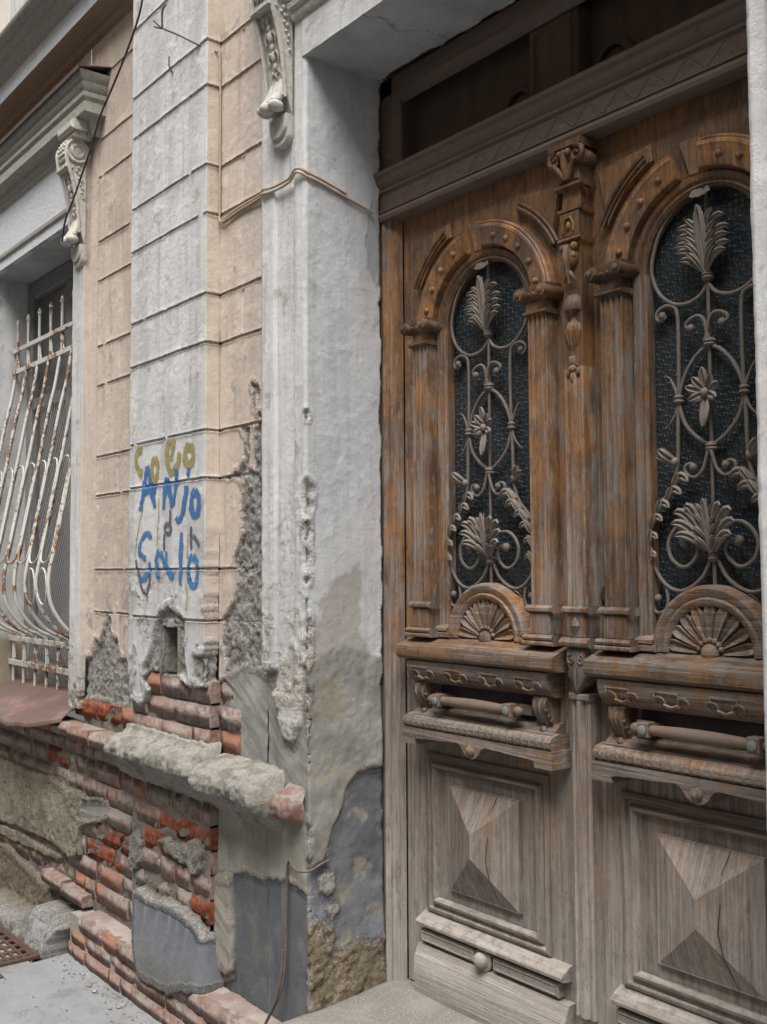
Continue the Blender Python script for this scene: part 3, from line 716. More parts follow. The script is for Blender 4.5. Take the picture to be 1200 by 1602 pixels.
def f_windowwall(S, X, Y, Z):
    h, c = painted(S, X, Z, PEACH, 61); h, c, op = low_left(h, c, S, X, Z); return h, c, None
sheet('wall_under_window', [(-7.4, 0), (-4.53, 0)], -.05, .985, .0075, .007, f_windowwall, house, label='rough wall under the window, patched with olive render')
def f_left(S, X, Y, Z):
    h, c = painted(S, X, Z, PEACH, 2)
    c = lerp(c, np.array((.60, .53, .46)), (X < -4.44).astype(float)*.6)
    m_ = (X > -4.435)
    h0, c0 = grooves(h.copy(), c.copy(), X, Z); h = np.where(m_, h0, h); c = np.where(m_[..., None], c0, c)
    for z0, z1 in ((3.142-.0, 2.962), (2.663, 2.483), (1.988, 2.163), (3.44, 3.61)):
        h, c = vjoint(h, c, X, Z, -4.19, min(z0, z1), max(z0, z1))
    c = lerp(c, (.30, .285, .26), chips(X, Z, 20, .62, 71, sm(1.75, 1.45, Z)*.8))
    rw = np.maximum(pmask(D['left_raw'], X, Z, .006, .018, 5), chips(X, Z, 9, .66, 72, sm(2.2, 1.3, Z)*.5)*0)
    h, c = apply_raw(h, c, rw, S, Z, .012, CEM2, 6)
    h, c, op = low_left(h, c, S, X, Z)
    cr = pmask([(-4.12, 3.79), (-4.02, 3.86), (-4.03, 3.90), (-4.14, 3.83)], X, Z, .003, .02, 8, 60)*0
    return h, c, None
sheet('left_wall', [(-4.53, -.0), (-3.955, 0)], -.05, 4.35, .0062, .0072, f_left, house, zextra=ZX, label='peach wall strip between window and white pilaster')
def f_upleft(S, X, Y, Z):
    h, c = painted(S, X, Z, WHITE, 91); c = np.where((X < -5.72)[..., None], PEACH*np.ones(c.shape), c); h = h+np.where(X < -5.72, .04, 0); return h, c, None
sheet('upper_wall', [(-7.4, 0), (-3.955, 0)], 4.35, 5.6, .02, .02, f_upleft, house)
def f_behind(S, X, Y, Z):
    h, c = painted(S, X, Z, PEACH, 93); return h, c, None
sheet('wall_above_window', [(-7.4, 0), (-4.53, 0)], 3.30, 4.35, .02, .02, f_behind, house)
sheet('wall_beside_window', [(-7.4, -.0), (-5.99, 0)], 1.06, 3.30, .02, .02, f_behind, house)

b = MB(); b.box(-4.50, -3.72, .04, .30, -.1, 4.4); b.box(-3.72, -3.49, .12, .30, -.1, 4.4); b.box(-3.72, -3.49, .04, .12, 1.52, 4.4); b.box(-3.72, -3.49, .04, .12, -.1, 1.20); b.box(-3.49, -2.75, .04, .30, -.1, 4.4); b.box(-2.80, -1.0, .31, .42, 3.350, 3.7); b.build('wall_core', M['concrete'], house)
# ---- white pilaster
def f_pil(S, X, Y, Z):
    h, c = painted(S, X, Z, WHITE, 3)
    side = (X > -3.3205) & (Y > -.0585)
    c = np.where(side[..., None], PEACH*np.ones(c.shape)*(1+.1*(fbm(S, Z, 20, 4, 3)-.5))[..., None], c)
    h, c = grooves(h, c, X, Z)
    for z0, z1 in ((3.142, 3.44), (2.663, 2.962), (2.163, 2.483), (1.659, 1.988), (3.61, 3.905)):
        h, c = vjoint(h, c, X, Z, -3.655, z0, z1, .003)
    c = lerp(c, (.36, .345, .32), chips(X, Z, 17, .57, 75, sm(1.95, 1.3, Z)*.75))
    c = lerp(c, (.43, .43, .43), sm(1.9, 1.2, Z)*.35)
    h = h-.005*chips(X, Z, 17, .57, 75, sm(1.95, 1.3, Z))
    h, c = apply_raw(h, c, pmask(D['pil_raw'], X, Z, .005, .014, 3), S, Z, .016, CEM2, 7)
    h, c = apply_raw(h, c, pmask(D['pil_raw2'], X, Z, .005, .010, 4), S, Z, .014, CEM2, 8)
    op = pmask(D['pil_open'], X, Z, .005, .012, 5)*(Z < 1.3)
    r_, a = rawness(S, Z, 9); h = h*(1-op)+op*(-.048+r_*.5); c = lerp(c, MORT, op)
    nm = pmask(D['niche'], X, Z, .003, .006, 9, 40); h = h-.001
    # mortar left on the brickwork
    for k in ('mort1', 'mort2'):
        mk = pmask(D[k], X, Z, .004, .014, 17, 40)*(Y < -.03); r2, a2 = rawness(S, Z, 27)
        h = h*(1-mk)+mk*(-.008+r2*.9); c = lerp(c, CEM*.95, mk)
    # blue grey slab of old render that still clings on, bellying out over the plinth
    mk = pmask(D['bluepatch'], X, Z, .004, .006, 19, 30)
    belly = .008+.040*sm(.40, .17, Z)+(fbm(S, Z, 30, 5, 46, .7)-.5)*.005
    h = h*(1-mk)+mk*(belly+(fbm(S, Z, 9, 4, 44)-.5)*.004)
    cc = np.ones(S.shape+(3,))*BLUE*1.15; cc = lerp(cc, (.25, .262, .285), sm(.5, .7, fbm(X*30, Z*4, 1, 5, 45))*sm(.2, .5, Z)*.8); cc = lerp(cc, (.20, .19, .165), sm(.30, .12, Z)*.7)
    c = c*(1-mk[..., None])+cc*mk[..., None]
    rim = pmask(D['bluepatch'], X, Z, .004, .006, 19, 30)*(1-pmask(D['bluepatch'], X, Z, .004, .006, 19, 30)*pmask([(x-.0, z-.022) for x, z in D['bluepatch']], X, Z, .003, .006, 19, 30))*(Z > .28)
    c = lerp(c, (.36, .35, .33), rim)
    bare = op*(1-mk)*(1-np.maximum(pmask(D['mort1'], X, Z, .004, .014, 17, 40), pmask(D['mort2'], X, Z, .004, .014, 17, 40))*((X > -3.95) & (X < -3.33)))
    return h, c, ~((sdf(D['niche'], X, Z)+(fbm(X, Z, 40, 3, 9)-.5)*.012) < 0) | (Y > -.05), fall(bare, -.0315, X, Z)
sheet('pilaster', [(-3.955, 0), (-3.955, -.06), (-3.318, -.06), (-3.318, 0)], -.05, 4.45, .0062, .0072, f_pil, house, zextra=ZX, label='white painted pilaster with scored courses')
def f_niche(S, X, Y, Z):
    h, c = painted(S, X, Z, CEM*.9, 13); r_, a = rawness(S, Z, 14); return h+r_*.4, c, None
nx0, nx1, nz0, nz1 = -3.675, -3.53, 1.262, 1.45
sheet('niche_side', [(nx0, -.055), (nx0, .11), (nx1+.02, .11), (nx1, -.055)], nz0, nz1, .008, .008, f_niche, house)
b = MB(); b.box(nx0, nx1+.02, -.045, .1, nz1-.004, nz1+.004); b.box(nx0, nx1, -.04, .1, nz0-.012, nz0); b.build('niche_lining', M['concrete'], house)

# ---- wall between pilaster and door, door surround with its deep reveal
def low_right(h, c, S, X, Z):
    mk = sm(.80, .78, Z)*0
    m1 = pmask(D['wall_cem'], X, Z, .006, .012, 33)
    tr = (fbm(S*7, Z*40+S*25, 1, 4, 55)-.5)*.007+(fbm(S, Z, 9, 4, 56)-.5)*.012
    h = h*(1-m1)+m1*(.0+tr); cc = np.ones(S.shape+(3,))*np.array((.265, .262, .245)); cc = lerp(cc, (.345, .335, .30), sm(.45, .7, fbm(X, Z, 12, 5, 57)))
    c = c*(1-m1[..., None])+cc*m1[..., None]
    low = sm(.90, .86, Z)
    cc = np.ones(S.shape+(3,))*np.array((.27, .26, .225)); cc = lerp(cc, (.35, .335, .29), sm(.42, .66, fbm(X, Z, 8, 5, 58)))
    h = h*(1-low)+low*(.002+(fbm(S, Z, 14, 5, 59)-.5)*.006); c = c*(1-low[..., None])+cc*low[..., None]
    return h, c, low
def f_wall(S, X, Y, Z):
    h, c = painted(S, X, Z, PEACH, 4)
    c = lerp(c, np.array((.56, .51, .46)), sm(.48, .66, fbm(X*14, Z*1.2, 1, 4, 51))*.5)
    h, c = grooves(h, c, X, Z)
    for z0, z1 in ((2.962, 3.142), (2.483, 2.663), (1.988, 2.163), (3.44, 3.612)):
        h, c = vjoint(h, c, X, Z, -3.155, z0, z1, .007)
    c = lerp(c, (.33, .315, .29), chips(X, Z, 19, .60, 76, sm(1.9, 1.35, Z)*.8))
    raw = np.maximum.reduce([pmask(D[k], X, Z, .004, .014, 23+i, 34) for i, k in enumerate(('wall_raw1', 'wall_raw2', 'wall_raw3'))])
    h, c = apply_raw(h, c, raw, S, Z, .009, CEM2*.95, 10)
    h, c, low = low_right(h, c, S, X, Z)
    op = pmask(D['wall_open'], X, Z, .004, .010, 25, 40); r_, a = rawness(S, Z, 31); h = h*(1-op)+op*(-.004+r_*.5); c = lerp(c, MORT, op)
    bl = pmask(D['blue1'], X, Z, .003, .010, 26, 30)*(1-pmask(D['strip1'], X, Z, .003, .008, 27, 30))
    h = h-.006*bl; cc = np.ones(S.shape+(3,))*BLUE; cc = lerp(cc, (.215, .224, .243), sm(.5, .68, fbm(X*24, Z*4, 1, 5, 47))*sm(.3, .65, Z)*.85); cc = lerp(cc, (.20, .19, .17), sm(.5, .7, fbm(X, Z, 10, 5, 48))*.6)
    c = c*(1-bl[..., None])+cc*bl[..., None]
    st = pmask(D['strip1'], X, Z, .003, .008, 27, 30); h = h+st*(.014+(fbm(S*10, Z*50+S*30, 1, 4, 49)-.5)*.008); c = lerp(c, (.335, .31, .26), st)
    bot = sm(.20, .05, Z); h = h+bot*.03
    return h, c, None
sheet('side_wall', [(-3.318, 0), (-2.985, 0)], -.05, 4.45, .0058, .0066, f_wall, house, zextra=ZX, label='peach wall strip beside the door with a torn patch of bare render')
SW = .012
def f_sur(S, X, Y, Z):
    h, c = painted(S, X, Z, WHITE, 5)
    rev = sm(.290, .300, S)      # beyond the outer corner: the reveal
    onrev = S > .2951
    # shallow channel down the front
    ch = (X > -2.905) & (X < -2.785) & ~onrev & (Z > 1.25)
    h = h-np.where(ch, .010, 0)
    fl = (X < -2.93) & ~onrev; h = h-np.where(fl & (((X+2.985)*60 % 1) < .45), .0022, 0)*sm(1.1, 1.4, Z)
    c = lerp(c, np.array((.43, .425, .41)), sm(1.9, 1.1, Z)*(~onrev)*.75)
    h = h-.004*chips(X, Z, 30, .58, 78, sm(2.4, 1.1, Z))*(~onrev); c = lerp(c, (.46, .44, .41), chips(X, Z, 24, .56, 79, sm(2.2, 1.0, Z))*(~onrev)*.8)
    m1 = pmask(D['wall_cem'], X, Z, .006, .012, 33)*(~onrev)
    tr = (fbm(S*7, Z*40+S*25, 1, 4, 55)-.5)*.007+(fbm(S, Z, 9, 4, 56)-.5)*.012
    sw = pmask(D['sur_white'], X, Z, .005, .010, 35)*(~onrev)
    m1 = m1*(1-sw)
    h = h*(1-m1)+m1*(-.014+tr); cc = np.ones(S.shape+(3,))*np.array((.265, .262, .245)); cc = lerp(cc, (.345, .335, .30), sm(.45, .7, fbm(X, Z, 12, 5, 57)))
    c = c*(1-m1[..., None])+cc*m1[..., None]
    h = h+sw*(rawness(S, Z, 38)[0]*.38+.004); c = lerp(c, (.50, .475, .44), sw)
    # the plinth zone
    low = sm(.90, .86, Z)*(~onrev)
    cc = np.ones(S.shape+(3,))*np.array((.27, .26, .225)); cc = lerp(cc, (.35, .335, .29), sm(.42, .66, fbm(X, Z, 8, 5, 58)))
    h = h*(1-low)+low*(-.022+(fbm(S, Z, 14, 5, 59)-.5)*.008); c = c*(1-low[..., None])+cc*low[..., None]
    bl = pmask(D['blue1'], X, Z, .003, .010, 26, 30)*(~onrev)
    h = h-.004*bl; cc = np.ones(S.shape+(3,))*BLUE; cc = lerp(cc, (.215, .224, .243), sm(.5, .68, fbm(X*24, Z*4, 1, 5, 47))*sm(.3, .65, Z)*.85); cc = lerp(cc, (.20, .19, .17), sm(.5, .7, fbm(X, Z, 10, 5, 48))*.6)
    c = c*(1-bl[..., None])+cc*bl[..., None]
    onf = (~onrev).astype(float)
    lowy = -.002-(fbm(X, Z, 14, 5, 59)-.5)*.006+.006*bl-.018*sm(-2.97, -2.80, X)-.03*sm(.20, .05, Z)
    cemy = -tr-.016*sm(-2.975, -2.88, X)
    # reveal
    ry = Y
    big = (fbm(Y, Z, 3.2, 3, 66)-.5)*.006*onrev; h = h+big
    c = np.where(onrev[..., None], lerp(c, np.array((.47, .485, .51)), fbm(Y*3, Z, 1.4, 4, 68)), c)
    mk = pmask(D['rev_beige'], ry, Z, .012, .030, 51, 26)*onrev; c = lerp(c, (.37, .345, .31), mk*.85); h = h-.0015*mk
    mk = pmask(D['rev_cem'], ry, Z, .007, .020, 52)*onrev
    h = h*(1-mk)+mk*(.002+(fbm(Y, Z, 7, 5, 67, .6)-.5)*.022)
    cc = np.ones(S.shape+(3,))*np.array((.262, .258, .24)); cc = lerp(cc, (.34, .33, .30), sm(.45, .65, fbm(Y, Z, 9, 5, 69))); cc = lerp(cc, (.30, .265, .20), sm(.58, .72, fbm(Y, Z, 15, 5, 70))*.8)
    c = c*(1-mk[..., None])+cc*mk[..., None]
    mk = pmask(D['rev_blue'], ry, Z, .003, .009, 53)*onrev
    h = h-.005*mk; cc = np.ones(S.shape+(3,))*np.array((.135, .138, .150)); cc = lerp(cc, (.21, .215, .235), sm(.48, .7, fbm(Y, Z, 7, 5, 71))*.8); cc = lerp(cc, (.28, .26, .22), sm(.62, .68, fbm(Y, Z, 13, 5, 72))*.8)
    c = c*(1-mk[..., None])+cc*mk[..., None]
    for i, k in enumerate(('rev_mud1', 'rev_mud2', 'rev_patch1', 'rev_patch2')):
        mk = pmask(D[k], ry, Z, .003, .014, 54+i, 30)*onrev; cc = np.ones(S.shape+(3,))*(MUD if i < 2 else CEM2)
        cc = lerp(cc, (.315, .27, .20) if i < 2 else (.36, .35, .32), sm(.45, .65, fbm(Y, Z, 16, 5, 73+i)))
        h = h+mk*(.008+rawness(S, Z, 60+i)[0]*(.75 if i < 2 else .2)); c = c*(1-mk[..., None])+cc*mk[..., None]
    gap = sm(.277, .284, Y+(fbm(Y, Z, 22, 4, 99)-.5)*.020)*onrev*(Z > .34); h = h-.022*gap; c = lerp(c, (.16, .15, .14), gap)
    # chipped arris
    cd = np.abs(S-.295)
    ch = np.zeros(S.shape)
    for zc, w in zip(D['chips'], D['chipw']):
        dd = np.sqrt((cd*1.15)**2+((Z-zc)*.75)**2)+(fbm(S, Z, 40, 4, 80)-.5)*.022
        ch = np.maximum(ch, 1-sm(w*.65, w*1.15, dd))
    ar = (1-sm(0, .022, cd+(fbm(S, Z, 26, 4, 82)-.5)*.03))*sm(2.0, 1.5, Z)*sm(.4, .55, fbm(S*0, Z, 9, 3, 83))
    ch = np.maximum(ch, ar*.8)*(Z > .3)
    h = h-ch*(.018+rawness(S, Z, 85)[0]*.6); c = lerp(c, (.40, .385, .35), ch)
    # cracks by the lintel and the loose flake next to the frame
    ff = np.maximum(low, m1)*(X < -2.7205); yy = lowy*low+cemy*(1-low); fallz = (ff, yy+ch*.02)
    fk = pmask([(.215, 2.74), (.24, 2.90), (.30, 2.92), (.30, 2.62), (.26, 2.60), (.225, 2.66)], ry, Z, .002, .01, 86)*onrev
    c = lerp(c, (.42, .42, .44), fk); h = h-fk*.002
    return h, c, None, fallz
sheet('door_surround', [(-2.985, 0), (-2.985, -.03), (-2.728, -.03), (-2.72, -.022), (-2.72, .32)], .0, 4.45, .0058, .0066, f_sur, house, label='white plaster door surround with a chipped edge and deep reveal')
def f_rs(S, X, Y, Z):
    h, c = painted(S, X, Z, WHITE*1.02, 6); lean = (3.0-Z)*.0085
    return h+0*lean, c, None
sheet('right_jamb', [(-1.133, .34), (-1.133, -.035), (-1.085, -.035), (-1.075, -.05), (-.6, -.05)], .0, 4.45, .012, .01, f_rs, house, label='white plaster jamb at the right edge of the doorway')
def f_lint(S, X, Y, Z):
    h, c = painted(S, X, Z, WHITE, 15); return h-.0, c, None
sheet('lintel', [(-2.735, -.031), (-1.15, -.031)], 3.318, 4.45, .012, .01, f_lint, house)
# soffit over the doorway (one relief sheet, laid flat)
def flat_relief(name, x0, x1, y0, y1, z, down, col, parent, ds=.01, amp=.004, seed=1, mat=None, label=None, extra=None):
    nx = int((x1-x0)/ds)+2; ny = int((y1-y0)/ds)+2
    xs, ys = np.meshgrid(np.linspace(x0, x1, nx), np.linspace(y0, y1, ny), indexing='ij')
    h = (fbm(xs, ys, 6, 5, seed)-.5)*amp*2; c = np.ones(xs.shape+(3,))*np.asarray(col, float); c = lerp(c, np.asarray(col)*.8, sm(.45, .7, fbm(xs, ys, 5, 5, seed+3)))
    keep = np.ones(xs.shape, bool)
    if extra: h, c, keep = extra(xs, ys, h, c)
    P = np.stack([xs, ys, z+(-h if down else h)], -1).reshape(-1, 3); idx = np.arange(nx*ny).reshape(nx, ny)
    q = np.stack([idx[:-1, :-1], idx[1:, :-1], idx[1:, 1:], idx[:-1, 1:]], -1).reshape(-1, 4); q = q[keep.reshape(-1)[q].all(1)]
    if down: q = q[:, ::-1]
    off = LOC[parent.name] if parent is not None else Vector((0, 0, 0)); P = P-np.array(off)
    me = bpy.data.meshes.new(name); me.from_pydata(P.tolist(), [], q.tolist()); at = me.attributes.new('col', 'FLOAT_COLOR', 'POINT')
    at.data.foreach_set('color', np.concatenate([np.clip(c, 0, 1).reshape(-1, 3), np.zeros((nx*ny, 1))], 1).astype(np.float32).ravel())
    me.materials.append(mat or M['plaster']); me.shade_smooth(); return link_mesh(name, me, parent, label)
def f_sof(xs, ys, h, c):
    g = sm(.272, .280, ys+(fbm(xs, ys, 14, 4, 98)-.5)*.04); h = h-.03*g; c = lerp(c, (.15, .14, .13), g)
    w = np.abs(xs+2.42+(fbm(xs, ys, 7, 4, 97)-.5)*.16-(ys)*.3); h = h-.003*(1-sm(.001, .004, w)); c = lerp(c, (.22, .21, .20), (1-sm(.002, .005, w))*.7)
    return h, c, np.ones(xs.shape, bool)
flat_relief('door_soffit', -2.73, -1.14, -.033, .32, 3.318, True, (.50, .505, .51), house, seed=3, ds=.007, extra=f_sof)
# mouldings on the lintel
b = MB(); b.line([(.0, 3.448), (.012, 3.452), (.018, 3.462), (.018, 3.478), (.030, 3.484), (.034, 3.500), (.0, 3.506)], -2.775, -1.0, -.030); b.build('lintel_fillet', M['stone'], house)
b = MB(); b.line([(.0, 3.60), (.02, 3.61), (.035, 3.64), (.09, 3.66), (.09, 3.70), (.12, 3.75), (.13, 3.80), (.0, 3.83)], -3.0, -1.0, -.030); b.build('door_hood', M['greymould'], house)

# ---- window: opening, surround, lintel, hood
WX0, WX1 = -5.87, -4.65
def f_ws(S, X, Y, Z):
    h, c = painted(S, X, Z, WHITE, 16)
    fr = (Y < -.028); fl = fr & ((((X+4.65)*46) % 1) < .5); h = h-np.where(fl, .0018, 0)*(X > -4.60)
    c = np.where((X > -4.531)[..., None], np.array((.56, .49, .43))*np.ones(c.shape), c)
    c = lerp(c, (.42, .40, .36), sm(1.5, 1.1, Z)*.8); h = h-.006*chips(X, Z, 20, .58, 88, sm(1.5, 1.05, Z))
    rw = chips(X, Z, 13, .50, 89, sm(1.22, 1.12, Z)); h, c = apply_raw(h, c, rw, S, Z, .008, CEM2, 17)
    return h, c, None
sheet('window_surround', [(-4.65, .20), (-4.65, -.03), (-4.53, -.03), (-4.53, 0)], 1.04, 3.70, .007, .008, f_ws, house)
def f_wr(S, X, Y, Z):
    h, c = painted(S, X, Z, WHITE*.98, 17); c = lerp(c, (.33, .28, .22), sm(1.36, 1.24, Z+(fbm(Y, Z, 9, 3)-.5)*.1)); return h, c, None
sheet('window_reveal', [(-5.99, 0), (-5.99, -.03), (-5.87, -.03), (-5.87, .20)], .98, 3.70, .012, .01, f_wr, house)
flat_relief('window_soffit', -5.88, -4.64, -.03, .20, 3.30, True, (.46, .465, .47), house, seed=5, ds=.02)
b = MB(); b.line([(0, 3.352), (.012, 3.356), (.014, 3.372), (.0, 3.384)], -7.4, -4.60, -.0305); b.build('window_lintel_fillet', M['greymould'], house)
b = MB(); b.box(-5.99, -4.53, -.031, .0, 3.30, 3.352); b.build('window_lintel', M['whitepaint'], house)
b = MB(); b.box(-7.4, -4.53, -.030, .0, 3.384, 3.70); b.build('window_frieze', M['whitepaint'], house)
def hood(name, prof, xb, mat, xl=-7.4):
    P = [[(xl, -d, z) for d, z in prof], [(xb+d, -d, z) for d, z in prof], [(xb+d, .0, z) for d, z in prof]]
    mb = MB(); mb.grid(P); return mb.build(name, mat, house)
hood('hood_bed', [(.03, 3.628), (.045, 3.632), (.046, 3.655), (.052, 3.662), (.056, 3.690), (.066, 3.700), (.10, 3.704)], -4.463, M['greymould'])
hood('hood_corona', [(.10, 3.704), (.105, 3.704), (.105, 3.748), (.098, 3.752)], -4.463, M['greymould'])
hood('hood_crown', [(.098, 3.752), (.100, 3.760), (.112, 3.770), (.112, 3.790), (.102, 3.796), (.118, 3.812), (.122, 3.830), (.115, 3.836), (.128, 3.850), (.138, 3.866), (.138, 3.876)], -4.463, M['greymould'])
b = MB(); b.box(-4.63, -4.448, -.125, -.02, 3.652, 3.700, .012); b.box(-4.615, -4.468, -.105, -.02, 3.625, 3.652, .006); b.build('hood_block', M['stone'], house)
P = [(-7.4, -.150, 3.874), (-4.311, -.150, 3.874), (-4.311, 0.0, 3.909), (-7.4, 0.0, 3.909)]
b = MB(); b.add([Vector(p)+Vector((0, 0, k)) for k in (.0, .005) for p in P], [(3, 2, 1, 0), (4, 5, 6, 7), (0, 1, 5, 4), (1, 2, 6, 5)])
b.box(-7.4, -4.311, -.153, -.148, 3.862, 3.879); b.build('hood_flashing', M['rustdark'], house, 'rusty sheet metal flashing over the window hood')
# string course between the floors
sc = MB(); sc.line([(0, 4.085), (.022, 4.092), (.030, 4.104)], -7.4, -3.956, 0, False); sc.line([(.030, 4.104), (.036, 4.122), (.060, 4.132)], -7.4, -3.956, 0, False); sc.line([(.060, 4.132), (.098, 4.136), (.104, 4.142)], -7.4, -3.956); sc.build('string_course_bed', M['brownmould'], house)
sc = MB(); sc.box(-7.4, -3.956, -.104, 0, 4.146, 4.236); sc.build('string_course_band', M['whitepaint'], house)
sc = MB(); sc.line([(.098, 4.236), (.112, 4.246), (.118, 4.262), (.146, 4.282), (.152, 4.300), (.160, 4.304), (.176, 4.312), (.182, 4.326), (.215, 4.330), (.222, 4.340), (.222, 4.352), (.0, 4.40)], -7.4, -3.956); sc.build('string_course_crown', M['greymould'], house)

# ---- carved brackets
def bracket(xa, xb_, y=-.03):
    xm = (xa+xb_)/2; w = xb_-xa
    L = Vector((xm, y, 3.35)); tmp = bpy.data.objects.new('bracket', None)
    side = [(0, 3.628), (.030, 3.636)]
    for i in range(9):
        a = R(110-i*19); side.append((.040+.052*math.cos(a)*1.0+.0, 3.575+.060*math.sin(a)))
    side += [(.086, 3.506), (.070, 3.497), (.058, 3.46), (.043, 3.40), (.030, 3.33), (.024, 3.26), (.020, 3.20), (.010, 3.17), (0, 3.15)]
    b = MB(); b.prism_x([(y-d, z) for d, z in side], xa+.006, xb_-.006)
    # raised side bands and front edge strips
    core = b.build('bracket', M['stone'], house, 'carved plaster bracket with scroll top and leaf foot', sharp=40)
    s2 = MB(); path = [(.088, 3.60), (.094, 3.56), (.088, 3.51), (.072, 3.47), (.056, 3.41), (.042, 3.345), (.034, 3.28), (.028, 3.20)]
    for xx in (xa+.006, xb_-.006):
        s2.tube([(xx, y-d, z) for d, z in path], [.008, .009, .009, .009, .008, .008, .007, .006], 6)
    s2.box(xa, xb_, y-.096, y-.062, 3.490, 3.508, .004)
    s2.build('edge_strip', M['stone'], core)
    for xx, sg in ((xb_-.006, 1), (xa+.006, -1)):
        v = MB()
        v.lathe((xx, y-.042, 3.573), [(.058, 0), (.058, sg*.010), (.052, sg*.014), (.047, sg*.012), (.044, sg*.006), (.036, sg*.006), (.033, sg*.014), (.024, sg*.016), (.020, sg*.009), (.013, sg*.011), (.0, sg*.013)], 18, 'x')
        for i, (d, z, r_) in enumerate(((.035, 3.497, .010), (.044, 3.480, .008), (.030, 3.470, .008), (.034, 3.448, .007), (.022, 3.44, .008), (.026, 3.42, .006), (.016, 3.405, .007), (.018, 3.385, .006), (.012, 3.36, .006))):
            v.ell((xx, y-d, z), (.009, r_, r_), 7, 5)
        v.build('volute', M['stone'], core, sharp=50)
    lf = MB()
    for i in range(7):          # leaves round the top scroll
        for k in (-1, 0, 1):
            a = R(75-i*18); lf.ell((xm+k*.026*w/.12, y-.040-.056*math.cos(a), 3.575+.062*math.sin(a)), (.012, .009, .010), 6, 4)
    z = 3.47
    for i, (dz, r_) in enumerate(((0, .013), (.028, .011), (.056, .016), (.088, .011), (.118, .014), (.150, .010), (.18, .009))):
        d = .062-(dz)*.20; lf.ell((xm, y-d, z-dz), (r_*.85, r_*.8, r_*1.5), 8, 5)
        if i % 2 == 0:
            for k in (-1, 1): lf.tube([(xm, y-d, z-dz), (xm+k*.018, y-d-.003, z-dz+.012), (xm+k*.030, y-d-.001, z-dz-.004), (xm+k*.026, y-d+.002, z-dz-.02)], [.006, .006, .005, .003], 6)
    lf.build('leaf_garland', M['stone'], core, sharp=60)
    # leaf foot that curls forward
    for k in (-1, 0, 1):
        lf = MB(); lf.tube([(xm+k*.026, y-.020, 3.265), (xm+k*.03, y-.030, 3.225), (xm+k*.032, y-.045, 3.195), (xm+k*.034, y-.062, 3.180)], [.012, .015, .017, .012], 8); lf.build('leaf', M['stone'], core, sharp=60)
    ft = MB()
    for k in (-1, 0, 1): ft.ell((xm+k*.034, y-.052-(k == 0)*.012, 3.170-(k == 0)*.004), (.021, .030, .020), 9, 6)
    ft.tube([(xa+.004, y-.022, 3.215), (xm-.02, y-.045, 3.198), (xm+.02, y-.045, 3.198), (xb_-.004, y-.022, 3.215)], [.008, .011, .011, .008], 7)
    ft.build('scroll_foot', M['stone'], core, sharp=60)
    pd = MB()
    for r_, z0, z1 in ((.050, 3.115, 3.150), (.042, 3.085, 3.108)):
        pts = [(xm+w*.40*math.cos(R(a)), z0+.0+(r_)*.8*math.sin(R(a))) for a in range(180, 361, 15)]
        pts = [(xm-w*.42, z1), *pts, (xm+w*.42, z1)] if False else [(xm+w*.42, z1), (xm-w*.42, z1)]+pts
        pd.prism(pts[::-1] if False else pts, y-(.026 if r_ > .045 else .016), y+.012, .004)
    pd.build('drop', M['stone'], core, sharp=40)
    return core
bracket(-2.905, -2.785)
bracket(-4.625, -4.505)

# ---- bricks
def brick_mesh(kind, seed, nx=4, nz=2):
    """unit brick: x -.5...5, z -.5...5, front face at y=0 and 0.09 deep behind it"""
    rnd = random.Random(seed); vs = []; fs = []
    xs = [-.5+i/nx for i in range(nx+1)]; zs = [-.5+j/nz for j in range(nz+1)]
    rough = {'dusty': .5, 'red': 1.6, 'limed': .7}[kind]
    idx = {}
    for i, x in enumerate(xs):
        for j, z in enumerate(zs):
            ed = (i in (0, nx)) or (j in (0, nz)); co = (i in (0, nx)) and (j in (0, nz))
            y = rnd.uniform(-.0018, .0018)*rough+(.0015 if ed else 0)+(.004 if co else 0)+(.012*rnd.random()*rough if rnd.random() < .22*rough else 0)
            idx[i, j] = len(vs); vs.append((x*(.99 if i in (0, nx) else 1)+rnd.uniform(-.010, .010), y, z*(.97 if j in (0, nz) else 1)+rnd.uniform(-.014, .014)))
    for i in range(nx):
        for j in range(nz): fs.append((idx[i, j], idx[i+1, j], idx[i+1, j+1], idx[i, j+1]))
    ring = [(i, 0) for i in range(nx)]+[(nx, j) for j in range(nz)]+[(i, nz) for i in range(nx, 0, -1)]+[(0, j) for j in range(nz, 0, -1)]
    r0 = len(vs)
    for i, j in ring: v = vs[idx[i, j]]; vs.append((max(-.5, min(.5, v[0]*1.02)), v[1]+.0045, max(-.5, min(.5, v[2]*1.06))))
    r1 = len(vs)
    for i, j in ring: v = vs[idx[i, j]]; vs.append((v[0], .09, v[2]))
    n = len(ring)
    for k in range(n):
        k2 = (k+1) % n; a, b_ = idx[ring[k]], idx[ring[k2]]
        fs.append((b_, a, r0+k, r0+k2)); fs.append((r0+k2, r0+k, r1+k, r1+k2))
    me = bpy.data.meshes.new('brick'); me.from_pydata(vs, [], fs); me.materials.append(M['brick_'+kind]); smooth(me, 38); return me
BR = {k: [brick_mesh(k, 10*i+s, 5 if k == 'red' else 4, 3 if k == 'red' else 2) for s in range(5)] for i, k in enumerate(('dusty', 'red', 'limed'))}
nbr = 0
def brick(parent, x, z, y, L, H, kind='dusty', rot=0, rnd=random):
    global nbr
    nbr += 1
    o = bpy.data.objects.new('brick', rnd.choice(BR[kind])); COL.objects.link(o); o.parent = parent
    o.location = Vector((x, y, z))-LOC[parent.name]; o.scale = (L, 1, H)
    o.rotation_euler = (rnd.uniform(-.02, .02), rnd.uniform(-.008, .008), rot+rnd.uniform(-.012, .012)); return o
def wall_root(name, label):
    o = bpy.data.objects.new(name, None); COL.objects.link(o); o.parent = house; LOC[o.name] = LOC['house']; o['label'] = label; return o
